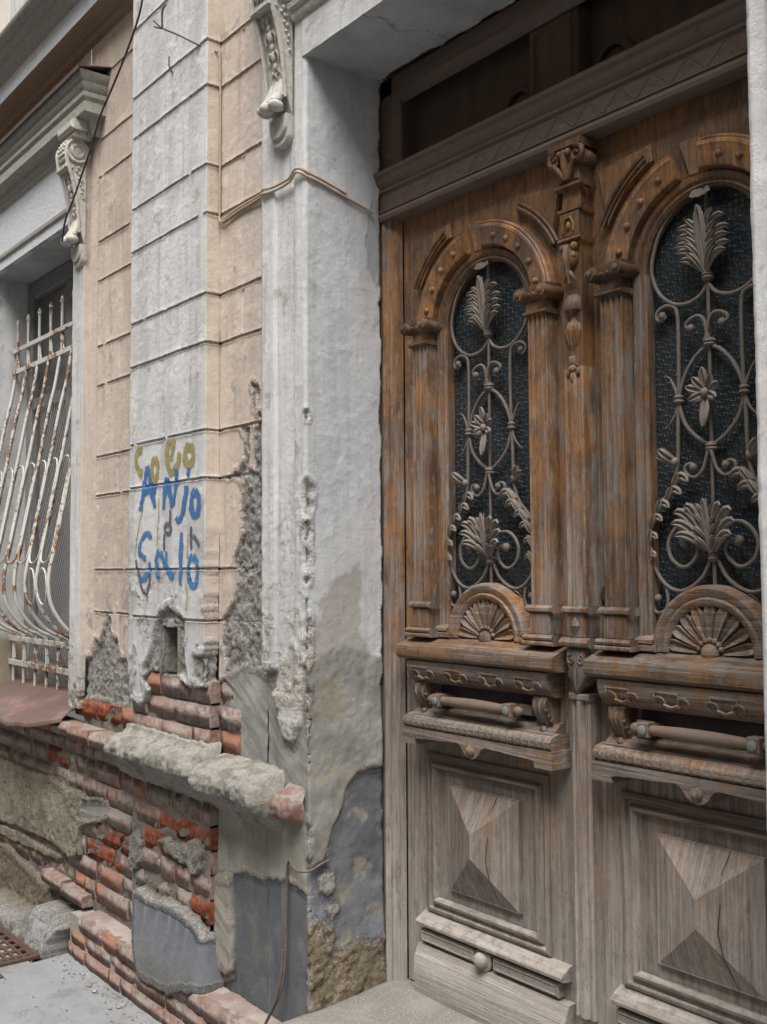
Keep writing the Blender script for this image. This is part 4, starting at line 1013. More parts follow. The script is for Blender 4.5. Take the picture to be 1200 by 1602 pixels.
bw = wall_root('brickwork', 'bare brickwork where the plaster has fallen off')
rb = random.Random(11)
reds = [(-3.62, .70, .13), (-3.42, .70, .12), (-3.80, .60, .12), (-4.28, .545, .14), (-4.12, .545, .1), (-4.30, .458, .13), (-4.15, .458, .10), (-3.36, .62, .08), (-3.70, .61, .1), (-3.37, .445, .06), (-3.37, .36, .06), (-4.30, 1.045, .20)]
limed = [(-3.40, 1.13, .17), (-3.72, 1.13, .14), (-3.5, 1.215, .2), (-4.25, 1.13, .12), (-4.08, 1.13, .1)]
def kind_at(x, z):
    for a, b_, r_ in reds:
        if abs(x-a) < r_ and abs(z-b_) < .045: return 'red'
    for a, b_, r_ in limed:
        if abs(x-a) < r_ and abs(z-b_) < .05: return 'limed'
    q = rb.random()
    return 'red' if q < .05 else ('limed' if q < .16 else 'dusty')
def lay(x0, x1, zlist, yf, ok, course=.086, Ls=(.235, .255), stag=.12, jit=.006):
    for k, z in enumerate(zlist):
        x = x0-(stag if (round(z/course) % 2) else 0)-.0
        first = True
        while x < x1:
            L = rb.uniform(*Ls) if rb.random() > .22 else rb.uniform(.10, .13)
            a = max(x, x0); e = min(x+L, x1)
            if x1-e < .05: e = x1
            if e-a > .045:
                cx = (a+e)/2
                if ok(cx, z) or ok(a+.03, z) or ok(e-.03, z):
                    brick(bw, cx, z, yf+rb.uniform(-jit, jit)*.7, (e-a)-.004, course-.009, kind_at(cx, z), 0, rb)
            x = max(x+L, e)
inp = lambda k: (lambda x, z: in_poly(D[k], x, z))
Z0 = .228+.043
cz = lambda a, b_: [Z0+.086*k for k in range(a, b_)]
def ok_pil(x, z):
    if not in_poly(D['pil_open'], x, z): return False
    if in_poly(D['bluepatch'], x, z-.03) and in_poly(D['bluepatch'], x, z): return False
    return True
lay(-3.952, -3.313, cz(0, 7), -.036, ok_pil)
lay(-3.952, -3.313, cz(9, 13), -.040, ok_pil)
hid = lambda x, z: any(in_poly(D[k], x, z) for k in ('wp1', 'wp3'))
lay(-4.62, -3.958, cz(0, 8), -.010, lambda x, z: not hid(x, z))
lay(-4.62, -3.958, cz(9, 12), -.012, lambda x, z: in_poly(D['left_open'], x, z))
lay(-6.3, -4.62, cz(0, 8), -.008, lambda x, z: (not hid(x, z)) and z > .22)
lay(-3.311, -3.16, cz(9, 13), -.004, lambda x, z: in_poly(D['wall_open'], x, z))
# protruding course that carries the sill
for x, L in ((-4.13, .26), (-4.40, .25)): brick(bw, x, .945, -.095, L, .060, 'limed' if L > .255 else 'dusty', 0, rb)
for i in range(6): brick(bw, -4.66-.25*i, .945, -.07, .235, .060, 'dusty', 0, rb)
# sloped bricks low on the wall left of the plinth
for x, z in ((-4.52, .225), (-4.77, .235)): brick(bw, x, z, -.06, .24, .05, 'dusty', 0, rb)
# plinth
pl = wall_root('brick_plinth', 'low projecting plinth of dusty pink bricks along the pavement')
b = MB(); b.box(-4.44, -2.80, -.092, .0, -.02, .182); b.build('mortar_core', M['concrete'], pl)
def lay_pl(z, H, y, x0, x1, off):
    x = x0-off
    while x < x1:
        L = rb.uniform(.235, .26) if rb.random() > .3 else rb.uniform(.10, .14)
        a = max(x, x0); e = min(x+L, x1)
        if e-a > .05: brick(pl, (a+e)/2, z, y+rb.uniform(-.004, .004), e-a-.004, H+.003, 'limed' if rb.random() < .35 else 'dusty', 0, rb)
        x += L
lay_pl(.158, .058, -.102, -4.34, -2.86, 0); lay_pl(.093, .056, -.098, -4.42, -2.86, .1); lay_pl(.031, .056, -.104, -4.45, -2.86, .05)
def f_dust(xs, ys, h, c):
    h = h*0+(fbm(xs, ys, 30, 5, 3)-.5)*.012+.012*sm(-.09, -.0, ys); c = lerp(c, (.28, .20, .175), sm(.5, .66, fbm(xs, ys, 8, 5, 9))); return h, c, np.ones(xs.shape, bool)
flat_relief('plinth_dust', -4.34, -2.9, -.094, .0, .186, False, (.36, .31, .28), house, ds=.008, seed=8, extra=f_dust)
# rough concrete ledge over the plinth
def ledge(name, x0, x1, seed, prof, mat, label, amp=.012):
    xs = np.linspace(x0, x1, int((x1-x0)/.009)+2); p = []
    for (d0, z0), (d1, z1) in zip(prof[:-1], prof[1:]):
        n = max(1, int(math.hypot(d1-d0, z1-z0)/.007)); p += [(d0+(d1-d0)*i/n, z0+(z1-z0)*i/n) for i in range(n)]
    p.append(prof[-1]); p = np.array(p); XX, T = np.meshgrid(xs, np.arange(len(p)), indexing='ij')
    d = p[:, 0][T]; z = p[:, 1][T]; n1 = fbm(XX, T*.007, 60, 4, seed, .7)-.5; n2 = fbm(XX, T*.007, 8, 4, seed+5)-.5
    n3 = 1-np.abs(2*fbm(XX, T*.007, 30, 5, seed+3, .65)-1); n4 = worley(XX+n1*.02, T*.007+n2*.02, 48, seed+13)[0]-.5; r_ = n1*amp*2.2+n2*amp*2.0-(n3-.8)*amp*1.4+n4*amp*1.0; cy, czz = .05, .945; vx = d-cy; vz = z-czz; l = np.hypot(vx, vz)+1e-6
    e = np.clip(np.minimum(XX-x0, x1-XX)/.022, 0, 1); endt = np.sqrt(1-(1-e)**2)
    d = d+vx/l*r_; z = z+vz/l*r_*.8; d = .03+(d-.03)*endt; z = .93+(z-.93)*endt
    c = np.ones(XX.shape+(3,))*np.array((.33, .315, .28)); c = lerp(c, (.22, .21, .185), sm(.5, .68, fbm(XX, T*.007, 20, 5, seed+9)))
    P = np.stack([XX, -d, z], -1)-np.array(LOC['house']); nu, nv = XX.shape; idx = np.arange(nu*nv).reshape(nu, nv)
    q = np.stack([idx[:-1, :-1], idx[1:, :-1], idx[1:, 1:], idx[:-1, 1:]], -1).reshape(-1, 4).tolist()
    q += [tuple(idx[0, ::-1]), tuple(idx[-1, :])]
    me = bpy.data.meshes.new(name); me.from_pydata(P.reshape(-1, 3).tolist(), [], q)
    at = me.attributes.new('col', 'FLOAT_COLOR', 'POINT'); at.data.foreach_set('color', np.concatenate([c.reshape(-1, 3), np.full((nu*nv, 1), .5)], 1).astype(np.float32).ravel())
    me.materials.append(mat); me.shade_smooth(); return link_mesh(name, me, house, label)
lp = [(.0, .800), (.045, .835), (.085, .860), (.105, .885), (.112, .905), (.125, .915), (.145, .935), (.147, .958), (.130, .982), (.100, 1.000), (.070, 1.010), (.055, 1.022), (.052, 1.036), (.0, 1.040)]
ledge('concrete_ledge', -3.995, -3.28, 5, lp, M['plaster'], 'rough grey concrete ledge moulding', .008)
lp2 = [(.0, .795), (.045, .835), (.085, .862), (.115, .890), (.14, .905), (.145, .935), (.138, .960), (.11, .985), (.07, 1.0), (.0, 1.01)]
ledge('concrete_ledge', -3.29, -2.855, 9, lp2, M['plaster'], 'broken right end of the concrete ledge', .008)
lp3 = [(.0, .850), (.06, .862), (.092, .885), (.098, .915), (.080, .945), (.04, .955), (.0, .985)]
lg = ledge('pink_brick_end', -2.852, -2.735, 12, lp3, M['pink'], 'pinkish brick at the end of the ledge', .006)

# ---- graffiti: sprayed strokes lying on the pilaster
def strokes(name, L, w, mat, label, y=-.0655):
    vs = []; fs = []; ed = []
    for st in L:
        p = [Vector((x, 0, z)) for x, z in st]; q = []
        for i in range(len(p)-1):
            a = p[max(i-1, 0)]; b_ = p[i]; c_ = p[i+1]; d_ = p[min(i+2, len(p)-1)]
            for k in range(6):
                t = k/6; q.append(.5*((2*b_)+(c_-a)*t+(2*a-5*b_+4*c_-d_)*t*t+(3*b_-a-3*c_+d_)*t**3))
        q.append(p[-1]); n = len(q); o = len(vs)
        for i, v in enumerate(q):
            t = (q[min(i+1, n-1)]-q[max(i-1, 0)]).normalized(); nn = Vector((-t.z, 0, t.x)); ww = w*(1.0+.12*math.sin(i*.25+o)); e = min(i, n-1-i)/2.0
            for k, kk in ((-1.75, -.1), (-1.05, .50), (-.5, .95), (0, 1), (.5, .95), (1.05, .50), (1.75, -.1)):
                vs.append((v.x+nn.x*ww*k, y, v.z+nn.z*ww*k)); ed.append(min(kk, .35+e))
        for i in range(n-1):
            for k in range(6): a = o+i*7+k; fs.append((a, a+1, a+8, a+7))
    off = LOC['house']; me = bpy.data.meshes.new(name)
    # follow the relief of the plaster and its scored joints
    X = np.array([[v[0]] for v in vs]); Z = np.array([[v[2]] for v in vs]); h = f_pil(X+3.955+.06, X, X*0-.06, Z)[0][:, 0]; y = y+.0645
    me.from_pydata([(v[0]-off[0], -.06+y-float(h[i])-off[1], v[2]-off[2]) for i, v in enumerate(vs)], [], fs)
    at = me.attributes.new('edge', 'FLOAT', 'POINT'); at.data.foreach_set('value', np.array(ed, np.float32))
    me.materials.append(mat); return link_mesh(name, me, house, label)
for st in D['g_drip']: strokes('paint_run', [st], .006, M['sp_drip'], None)
for ks, lab in (((0,), 'mustard sprayed letter C'), ((1,), 'mustard sprayed letter o under the C'), ((2, 3), 'mustard sprayed letter L'), ((4,), 'last mustard sprayed letter o')):
    strokes('graffiti_letter', [D['g_yel'][k] for k in ks], .0155, M['sp_yel'], lab, -.0662)
for ks, lab in (((0, 1, 2), 'blue sprayed letter A'), ((3, 4, 5), 'blue sprayed letter N'), ((6, 7), 'blue sprayed letter j'), ((8,), 'blue sprayed letter o of the upper word')):
    strokes('graffiti_letter', [D['g_blue'][k] for k in ks], .0150, M['sp_blue'], lab, -.0670)
for ks, lab in (((0, 1), 'worn blue sprayed letter S'), ((2, 3, 4), 'worn blue sprayed letter a'), ((5,), 'worn blue sprayed letter l'), ((6,), 'worn blue sprayed letter o of the lower word')):
    strokes('graffiti_letter', [D['g_blue2'][k] for k in ks], .0150, M['sp_blue2'], lab, -.0670)
for st in D['g_pur']: strokes('marker_scrawl', [st], .0075, M['sp_pur'], None, -.0676)

# ---- window joinery and sill
wf = MB(); wf.box(-5.868, -5.79, .185, .25, 1.05, 3.298, .008); wf.box(-4.73, -4.652, .185, .25, 1.05, 3.298, .008); wf.box(-5.79, -4.73, .185, .25, 3.20, 3.298, .008); wf.box(-5.79, -4.73, .185, .25, 1.05, 1.16, .008); wf.box(-5.30, -5.22, .190, .25, 1.16, 3.20, .008); wf.box(-5.79, -5.22, .195, .25, 2.56, 2.63, .006); wf.box(-5.22, -4.73, .195, .25, 2.56, 2.63, .006)
wfo = wf.build('window_frame', M['winframe'], house)
for a, b_ in ((-5.79, -5.30), (-5.22, -4.73)):
    for z0, z1 in ((1.16, 2.56), (2.63, 3.20)):
        p = MB(); p.box(a, b_, .222, .228, z0, z1); p.build('pane', M['winglass'], wfo)
sl = MB()
nx = 60; xs = [-6.1+1.47*i/nx for i in range(nx+1)]
prof = [(.20, 1.072), (.12, 1.056), (.04, 1.028), (-.06, .990), (-.12, .968), (-.16, .956), (-.172, .950), (-.174, .938)]
P = []
for i, x in enumerate(xs):
    u_ = (x+6.1)/1.47; droop = .007*math.sin(x*9)+.004*math.sin(x*23+1)
    cut = max(0, (x+4.82)/.19)
    P.append([(x, y-(0 if y > 0 else .008*math.sin(x*7)*(-y)/.17)+(cut*.10 if y < -.05 else 0)*min(1, (-y)/.17), z+(droop*(-y)/.17 if y < 0 else 0)+(cut*.03 if y < -.05 else 0)) for y, z in prof])
sl.grid(P); sl.grid([[(x, y, z-.004) for x, y, z in r_] for r_ in P], flip=True)
slo = sl.build('window_sill', M['rust'], house, 'rusty brown sheet metal sill with a bent front edge', fix=False)
# ================================================================== DOOR FRAME
C1 = -2.268; DX = .778; AX = -1.875     # leaf axis, step to the other leaf, middle strip
LB, LT = .330, 2.832
fr = thing('door_frame', 'dark carved timber door frame with transom beam across the doorway', 'door frame', (-1.9, .31, .33))
post = [(-2.735, .0), (-2.735, .035), (-2.712, .043), (-2.700, .030), (-2.690, .030), (-2.682, .022), (-2.664, .018), (-2.658, .0)]
b = MB(); b.vline([(x, d) for x, d in post], LB-.02, LT+.02, .325); b.build('post', M['wood_v'], fr)
b = MB(); b.vline([(-1.14+.0, .0)[::1], (-1.14, .03), (-1.09, .03), (-1.09, .0)], LB, LT, .325); b.build('post', M['wood_v'], fr)
b = MB(); b.vline([(-2.735, .0), (-2.735, .03), (-2.675, .030), (-2.665, .018), (-2.65, .01), (-2.65, .0)], LT, 3.325, .325)
b.line([(.0, 3.235), (.010, 3.240), (.022, 3.262), (.030, 3.266), (.030, 3.325), (.0, 3.33)], -2.735, -1.1, .325); b.build('transom_frame', M['transom'], fr)
ent = MB()
ent.line([(.0, 2.828), (.040, 2.828), (.052, 2.832), (.056, 2.842), (.052, 2.853), (.044, 2.858), (.050, 2.862), (.046, 2.867)], -2.735, -1.1, .325)
ent.line([(.040, 2.867), (.040, 2.926)], -2.735, -1.1, .325)
ent.line([(.040, 2.926), (.048, 2.929), (.050, 2.936), (.046, 2.941), (.054, 2.948), (.064, 2.960), (.067, 2.974), (.074, 2.978), (.075, 2.990), (.068, 2.996), (.0, 3.004)], -2.735, -1.1, .325)
eo = ent.build('transom_beam', M['transom'], fr, 'carved transom beam with zigzag triangles')
tr = MB(); n = 30; w = 1.60/n
for i in range(n):
    x0 = -2.72+i*w; y = .2855; za, zb = (2.871, 2.922) if i % 2 == 0 else (2.922, 2.871)
    tr.tube([(x0, y, za), (x0+w, y, zb)], .0032, 5)
    for k in range(4):
        r_ = random.Random(i*7+k); up = i % 2 == 0; tr.ell((x0+w*(.5+(.22 if up else -.22))+r_.uniform(-.012, .012), y, (2.884 if up else 2.890)+r_.uniform(-.007, .014)), (.0045, .003, .0045), 5, 4)
tr.build('zigzag_carving', M['transom'], eo)
b = MB(); b.box(-2.77, -1.05, .376, .392, LB-.05, 2.95); b.box(-2.77, -1.05, .412, .43, 2.9, 3.45); b.build('backing_board', M['sootboard'], fr)
pn = MB(); pn.box(-2.70, -1.1, .395, .41, 2.95, 3.30); pn.build('transom_panel', M['sootboard'], fr)
cb = MB(); cx = -1.985; cb.box(cx-.095, cx+.095, .335, .40, 2.985, 3.25, .006); cb.frame(cx-.080, cx+.080, 3.02, 3.235, [(0, .335), (.004, .326), (.014, .326), (.018, .334)])
cb.add([(cx-.055, .335, 3.125), (cx, .335, 3.04), (cx+.055, .335, 3.125), (cx, .335, 3.21), (cx, .315, 3.125)], [(0, 1, 4), (1, 2, 4), (2, 3, 4), (3, 0, 4)])
cbo = cb.build('centre_block', M['sootboard'], fr)
for sg in (-1, 1):
    sc = MB(); pts = []
    for i in range(26):
        a = R(200-i*24) if sg < 0 else R(-20+i*24); r_ = .072*(1-i/27)
        pts.append((cx+sg*.175+r_*math.cos(a), .385, 3.055+r_*math.sin(a)))
    sc.tube(pts, [.013*(1-i/40) for i in range(26)], 6)
    sc.ell((cx+sg*.175, .385, 3.055), (.02, .016, .02), 8, 5)
    sc.tube([(cx+sg*.245, .39, 3.045), (cx+sg*.32, .39, 3.0), (cx+sg*.40, .39, 2.99)], [.016, .012, .006], 6)
    sc.build('scroll', M['sootboard'], cbo)

# ================================================================== DOOR LEAF
leaf = thing('door_leaf', 'left leaf of the carved oak double door, its varnish bright orange at the arch', 'door', (C1, .33, LB))
def P_(name, mb, mat, par=None, **k): return mb.build(name, M[mat], par or leaf, **k)
YF = .330                                   # face of stiles
G = .182; ZS = 2.418                        # glass half width, springing
uL, uR = C1-.388, C1+.372
# backboards: lower field, stiles, tympanum
b = MB(); b.box(uL, uR, YF, .372, LB, 1.44); P_('lower_board', b, 'wood_v')
for a, c_ in ((uL, C1-G), (C1+G, uR)):
    b = MB(); b.box(a, c_, YF, .372, 1.44, ZS); P_('stile', b, 'wood_v')
b = MB(); n = 28
top = []; arcp = []
for i in range(n+1):
    a = math.pi-math.pi*i/n; arcp.append((C1+G*math.cos(a), ZS+G*math.sin(a)))
outer = [(uL, ZS)]+[(uL, LT)]*0
def outp(a):
    c_, s_ = math.cos(a), math.sin(a); t = 1e9
    if c_ < -1e-6: t = min(t, (uL-C1)/c_)
    if c_ > 1e-6: t = min(t, (uR-C1)/c_)
    if s_ > 1e-6: t = min(t, (LT-ZS)/s_)
    return (C1+c_*t, ZS+s_*t)
angs = sorted(set([math.pi*i/n for i in range(n+1)]+[math.atan2(LT-ZS, uL-C1), math.atan2(LT-ZS, uR-C1)]), reverse=True)
b.grid([[(C1+G*math.cos(a), .366, ZS+G*math.sin(a)), (C1+G*math.cos(a), YF, ZS+G*math.sin(a)), (outp(a)[0], YF, outp(a)[1])] for a in angs])
P_('arch_board', b, 'wood_warm')
# inner arch moulding that frames the glass, running down the sides too
pr = [(G-.004, .362), (G-.004, .334), (G+.004, .326), (G+.012, .330), (G+.018, .322), (G+.030, .320), (G+.036, .326), (G+.046, .324), (G+.050, .330)]
b = MB(); b.arc(C1, ZS, pr, 0, 180, 30); P_('arch_moulding', b, 'wood_warm')
for sg in (-1, 1):
    b = MB(); rows = [[(C1+sg*r_, y, z) for r_, y in pr[:7]+[(G+.040, .330)]] for z in (1.44, ZS)]; b.grid(rows); P_('side_moulding', b, 'wood_v')
# studded band in two halves with the keystone gone
for a0, a1, lab in ((2, 88, 'light orange band of the arch'), (105, 178, None)):
    b = MB(); pb = [(.222, .330), (.222, .304), (.228, .300), (.270, .298), (.274, .295), (.281, .295), (.285, .299), (.290, .297), (.295, .303), (.295, .330)]
    b.arc(C1, ZS, pb, a0, a1, 18); bo = P_('arch_band', b, 'wood_band', label=lab)
    for a in ((14, 30, 46, 60, 74) if a0 == 2 else (116, 132, 148, 164)):
        s_ = MB(); ar = R(a); s_.lathe((C1+.247*math.cos(ar), .2995, ZS+.247*math.sin(ar)), [(.0105, 0), (.0105, .002), (.009, .0065), (.005, .0095), (0, .0105)], 10, 'y'); s_.build('stud', M['wood_arch'], bo)
b = MB(); b.prism([(C1-.030, ZS+.215), (C1-.002, ZS+.215), (C1+.004, ZS+.31), (C1-.06, ZS+.31)], .318, .332, .003); P_('keystone_bed', b, 'wood_arch')
# raised spandrel pieces
for sg in (-1, 1):
    pts = []
    for i in range(9):
        a = R(27+i*4.6); pts.append((C1+sg*.325*math.cos(a), ZS+.325*math.sin(a)))
    pts += [(C1+sg*.145, LT-.065), (C1+sg*.310, LT-.085)][::1] if False else [(C1+sg*.150, LT-.075), (C1+sg*.325, LT-.095)]
    if sg > 0: pass
    else: pts = pts[::-1]
    b = MB(); b.prism(pts, .314, .331, .010); so_ = P_('spandrel', b, 'wood_warm')
    m2 = MB(); rp = [[], []]
    for r_, rr in ((.338, .0055), (.352, .0055)):
        m2.tube([(C1+sg*r_*math.cos(R(27+i*5)), .312, ZS+r_*math.sin(R(27+i*5))) for i in range(8)], rr, 6)
    m2.build('bead', M['wood_dark'], so_)
# colonnettes
def colonnette(xc):
    sh = MB(); w = .036; fl = []
    for i in range(4):
        x0 = xc-w+i*2*w/4; fl += [(x0+.002, .048), (x0+.0055, .048), (x0+.008, .0425), (x0+.013, .0425), (x0+.0155, .048)]
    sh.vline([(xc-w, 0), (xc-w, .046)]+fl+[(xc+w, .046), (xc+w, 0)], 1.545, 2.372, .330); col = P_('colonnette', sh, 'wood_v')
    bs = MB(); bs.box(xc-.060, xc+.060, .262, .330, 1.440, 1.452, .003); bs.line([(.058, 1.452), (.066, 1.456), (.068, 1.462), (.062, 1.468), (.054, 1.470)], xc-.056, xc+.056, .330, True, .0)
    bs.box(xc-.037, xc+.037, .276, .330, 1.470, 1.530, .002); bs.line([(.048, 1.530), (.062, 1.536), (.062, 1.544), (.05, 1.552)], xc-.050, xc+.050, .330); bs.build('base', M['wood_v'], col)
    cp = MB(); cp.line([(.048, 2.372), (.060, 2.377), (.060, 2.383), (.05, 2.387)], xc-.045, xc+.045, .330); cp.box(xc-.038, xc+.038, .284, .330, 2.387, 2.420, .002)
    cp.line([(.046, 2.418), (.058, 2.426), (.064, 2.446), (.064, 2.456), (.0, 2.460)], xc-.052, xc+.052, .330)
    for sg in (-1, 1):
        cp.lathe((xc+sg*.044, .330, 2.432), [(.0, .082), (.017, .080), (.019, .072), (.019, .0)], 12, 'y'); cp.lathe((xc+sg*.044, .330, 2.432), [(.009, .078), (.010, .085), (.005, .088), (0, .088)], 10, 'y')
    for k in (-1, 0, 1): cp.ell((xc+k*.018, .272, 2.432), (.007, .008, .008), 6, 4)
    cp.build('capital', M['wood_dark'], col)
for sg in (-1, 1): colonnette(C1+sg*.257)
# glass
b = MB(); b.prism([(C1-G-.006, 1.43), (C1+G+.006, 1.43), (C1+G+.006, ZS)]+[(C1+(G+.006)*math.cos(R(a)), ZS+(G+.006)*math.sin(R(a))) for a in range(10, 180, 10)]+[(C1-G-.006, ZS)], .363, .368); P_('glass_pane', b, 'glass')

# ---- wrought iron grille of the leaf
YI = .343
I_ = D['iron']; IP = D['ironpts']
def spl(pts, k=5):
    p = [Vector((a, 0, z)) for a, z in pts]; q = []
    for i in range(len(p)-1):
        a = p[max(i-1, 0)]; b_ = p[i]; c_ = p[i+1]; d_ = p[min(i+2, len(p)-1)]
        for j in range(k):
            t = j/k; q.append(.5*((2*b_)+(c_-a)*t+(2*a-5*b_+4*c_-d_)*t*t+(3*b_-a-3*c_+d_)*t**3))
    q.append(p[-1]); return q
gr = MB(); g0 = IP['col1'][0]*.0
irn = MB(); irn.tube([(C1, YI, 1.50), (C1, YI, 2.600)], .0048, 6); grille = P_('iron_grille', irn, 'iron', label='wrought iron scrollwork before the glass')
ctr = (IP['col1'][0]+IP['col2'][0]+IP['col3'][0])/3
for k, r_ in (('ring', .0054), ('cs', .0052), ('mid', .0050), ('ves', .0056), ('spu', .0048), ('spd', .0048), ('low1', .0048), ('side', .0054), ('scr', .0054), ('bot', .0048)):
    q = spl(I_[k])
    for sg in (1, -1):
        t = MB(); n = len(q); rr = [r_]*n
        if k in ('spu', 'spd'): rr = [r_*(1.25-1.1*(i/(n-1))) for i in range(n)]
        t.tube([(C1+sg*(v.x-ctr), YI-(.010 if k in ('scr', 'low1', 'mid') else 0), v.z) for v in q], rr, 7)
        if k in ('cs', 'bot'): e = q[0] if k == 'cs' else q[-1]; t.ell((C1+sg*(e.x-ctr), YI-.002, e.z), (.011, .009, .011), 8, 6)
        if k in ('mid', 'low1', 'scr'): e = q[-1]; t.ell((C1+sg*(e.x-ctr), YI-.012, e.z), (.011 if k != 'scr' else .014,)*3, 8, 6)
        t.build('scroll_bar', M['iron'], grille, sharp=60)
cl = MB()
for k in ('col1', 'col2', 'col3', 'acb'):
    z = IP[k][1]; cl.lathe((C1, YI, z), [(.0, -.013), (.010, -.013), (.015, -.009), (.017, -.004), (.014, 0), (.017, .004), (.015, .009), (.010, .013), (0, .013)], 12)
zc = IP['colr'][1]
for sg in (-1, 1): cl.lathe((C1+sg*(IP['colr'][0]-ctr), YI, zc), [(.0, -.012), (.009, -.012), (.014, -.006), (.011, 0), (.014, .006), (.009, .012), (0, .012)], 10)
cl.build('collar', M['iron'], grille, sharp=50)
def petal(mb, base, tip, bulge, w, curl=.0, n=6, mid=None):
    """a fluted leaf lobe from base to tip; mid bends its path"""
    B = Vector(base); T = Vector(tip); rows = []
    Mi = Vector(mid) if mid is not None else (B+T)/2
    for i in range(n+1):
        t = i/n; c = B*(1-t)**2+Mi*2*t*(1-t)+T*t*t; d = (Mi-B)*(1-t)+(T-Mi)*t; s_ = Vector((-d.z, 0, d.x)).normalized()
        c = c+Vector((0, -bulge*math.sin(t*math.pi*.8)-curl*t*t, 0)); ww = w*(math.sin(math.pi*min(1, .16+t*.72))**.7)*(1 if i < n else .3)
        rows.append([c-s_*ww, c-s_*ww*.5+Vector((0, -.35*w, 0)), c+Vector((0, .25*w, 0)), c+s_*ww*.5+Vector((0, -.35*w, 0)), c+s_*ww])
    mb.grid(rows); mb.grid([[p+Vector((0, .003, 0)) for p in r_] for r_ in rows], flip=True)
def acanthus(mb, base, tip, w, pairs=4, y=YI):
    """a plume of curling lobes, widest above the middle"""
    B = Vector((base[0], y, base[1])); T = Vector((tip[0], y, tip[1])); L = (T-B).length
    rnd = random.Random(int(w*1e4)); r_ = lambda: rnd.uniform(.86, 1.14)
    petal(mb, B, T+Vector((0, -.012, 0)), .010, w*.30, .012, 8)
    for i in range(pairs):
        f = i/(pairs-1)
        for sg in (-1, 1):
            b0 = B+Vector((sg*w*.06, -.004, L*(.02+.50*f)))
            reach = w*(.55+.75*math.sin(math.pi*(.22+.62*f)))*r_(); up_ = L*(.24+.05*f)*r_()
            mid_ = b0+Vector((sg*reach*.45, -.004, up_*1.05)); tp = b0+Vector((sg*reach, -.006, up_*(.86-.10*f)))
            petal(mb, b0, tp, .008, w*.16, .004, 6, mid_)
            mid2 = b0+Vector((sg*reach*.22, -.010, up_*.95)); tp2 = b0+Vector((sg*reach*.55, -.012, up_*1.20))
            petal(mb, b0, tp2, .009, w*.13, .003, 6, mid2)
    mb.tube([B, B*.5+T*.5+Vector((0, -.016, 0)), T+Vector((0, -.016, 0))], [.006, .005, .002], 6)
a1 = MB(); acanthus(a1, (C1, IP['col1'][1]+.008), (C1, IP['plt'][1]+.012), .062, 5, YI-.010); a1.build('acanthus_leaf', M['ironleaf'], grille, 'pale dusty leaf spray in the oval ring', sharp=60)
a2 = MB(); acanthus(a2, (C1, IP['acb'][1]+.010), (C1, IP['act'][1]-.05), .040, 4, YI-.014)
for sg in (-1, 1):
    z0 = IP['acb'][1]+.015
    for (dx, dz, w_) in ((.050, .118, .013), (.080, .105, .014), (.088, .078, .013), (.078, .048, .012)): petal(a2, (C1+sg*.010, YI-.016, z0), (C1+sg*dx, YI-.024, z0+dz-.012), .014, w_, .016, 7, (C1+sg*dx*.62, YI-.018, z0+dz*1.08))
a2.build('acanthus_leaf', M['ironleaf'], grille, 'large pale leaf between the big scrolls', sharp=60)
a3 = MB(); rz = IP['ros'][1]
for a, l in ((90, .062), (270, .085), (20, .050), (160, .050), (-25, .042), (205, .042), (55, .048), (125, .048)):
    petal(a3, (C1, YI-.014, rz), (C1+l*math.cos(R(a)), YI-.022, rz+l*math.sin(R(a))), .010, .013, .008)
a3.ell((C1, YI-.026, rz), (.012, .010, .012), 8, 6); a3.build('rosette', M['ironleaf'], grille, sharp=60)
for sg in (-1, 1):
    a4 = MB(); q = [(v.x-ctr, v.z) for v in spl(I_['side'])]
    for i in range(6):
        f = 17+i*4; u0, z0 = q[min(f, len(q)-1)]; l = (.052, .050, .044, .040, .034, .026)[i]
        petal(a4, (C1+sg*u0, YI-.006, z0-.012), (C1+sg*(u0-l), YI-.010, z0-.004), .008, .0125-.0008*i, .004, 7, (C1+sg*(u0-l*.55), YI-.008, z0+.030-.002*i))
        petal(a4, (C1+sg*u0, YI-.010, z0-.02), (C1+sg*(u0-l*.5), YI-.012, z0+.020), .007, .009, .003, 5)
    bu, bz = IP['budb'][0]-ctr, IP['budb'][1]; tu, tz = IP['budt'][0]-ctr, IP['budt'][1]
    petal(a4, (C1+sg*bu, YI-.004, bz), (C1+sg*tu, YI-.014, tz), .012, .013, .004); petal(a4, (C1+sg*bu, YI-.004, bz), (C1+sg*(tu+.010), YI-.010, (bz+tz)/2), .010, .010, .004); a4.ell((C1+sg*bu, YI-.004, bz), (.012, .011, .012), 8, 6)
    a4.build('side_leaf', M['ironleaf'], grille, sharp=60)
b = MB(); bz = IP['plt'][1]+.035
rows = []
for i in range(9):
    a = R(200+i*17.5); rows.append([(C1+.006*math.cos(a), YI-.012, bz+.03+.006*math.sin(a)), (C1+.024*math.cos(a), YI-.026, bz+.026+.010*math.sin(a)), (C1+.032*math.cos(a), YI-.030-.004*(i % 2), bz+.012+.012*math.sin(a))])
b.grid(rows); b.grid([[(x, y+.003, z) for x, y, z in r_] for r_ in rows], flip=True)
b.build('drooping_husk', M['iron'], grille, sharp=60)

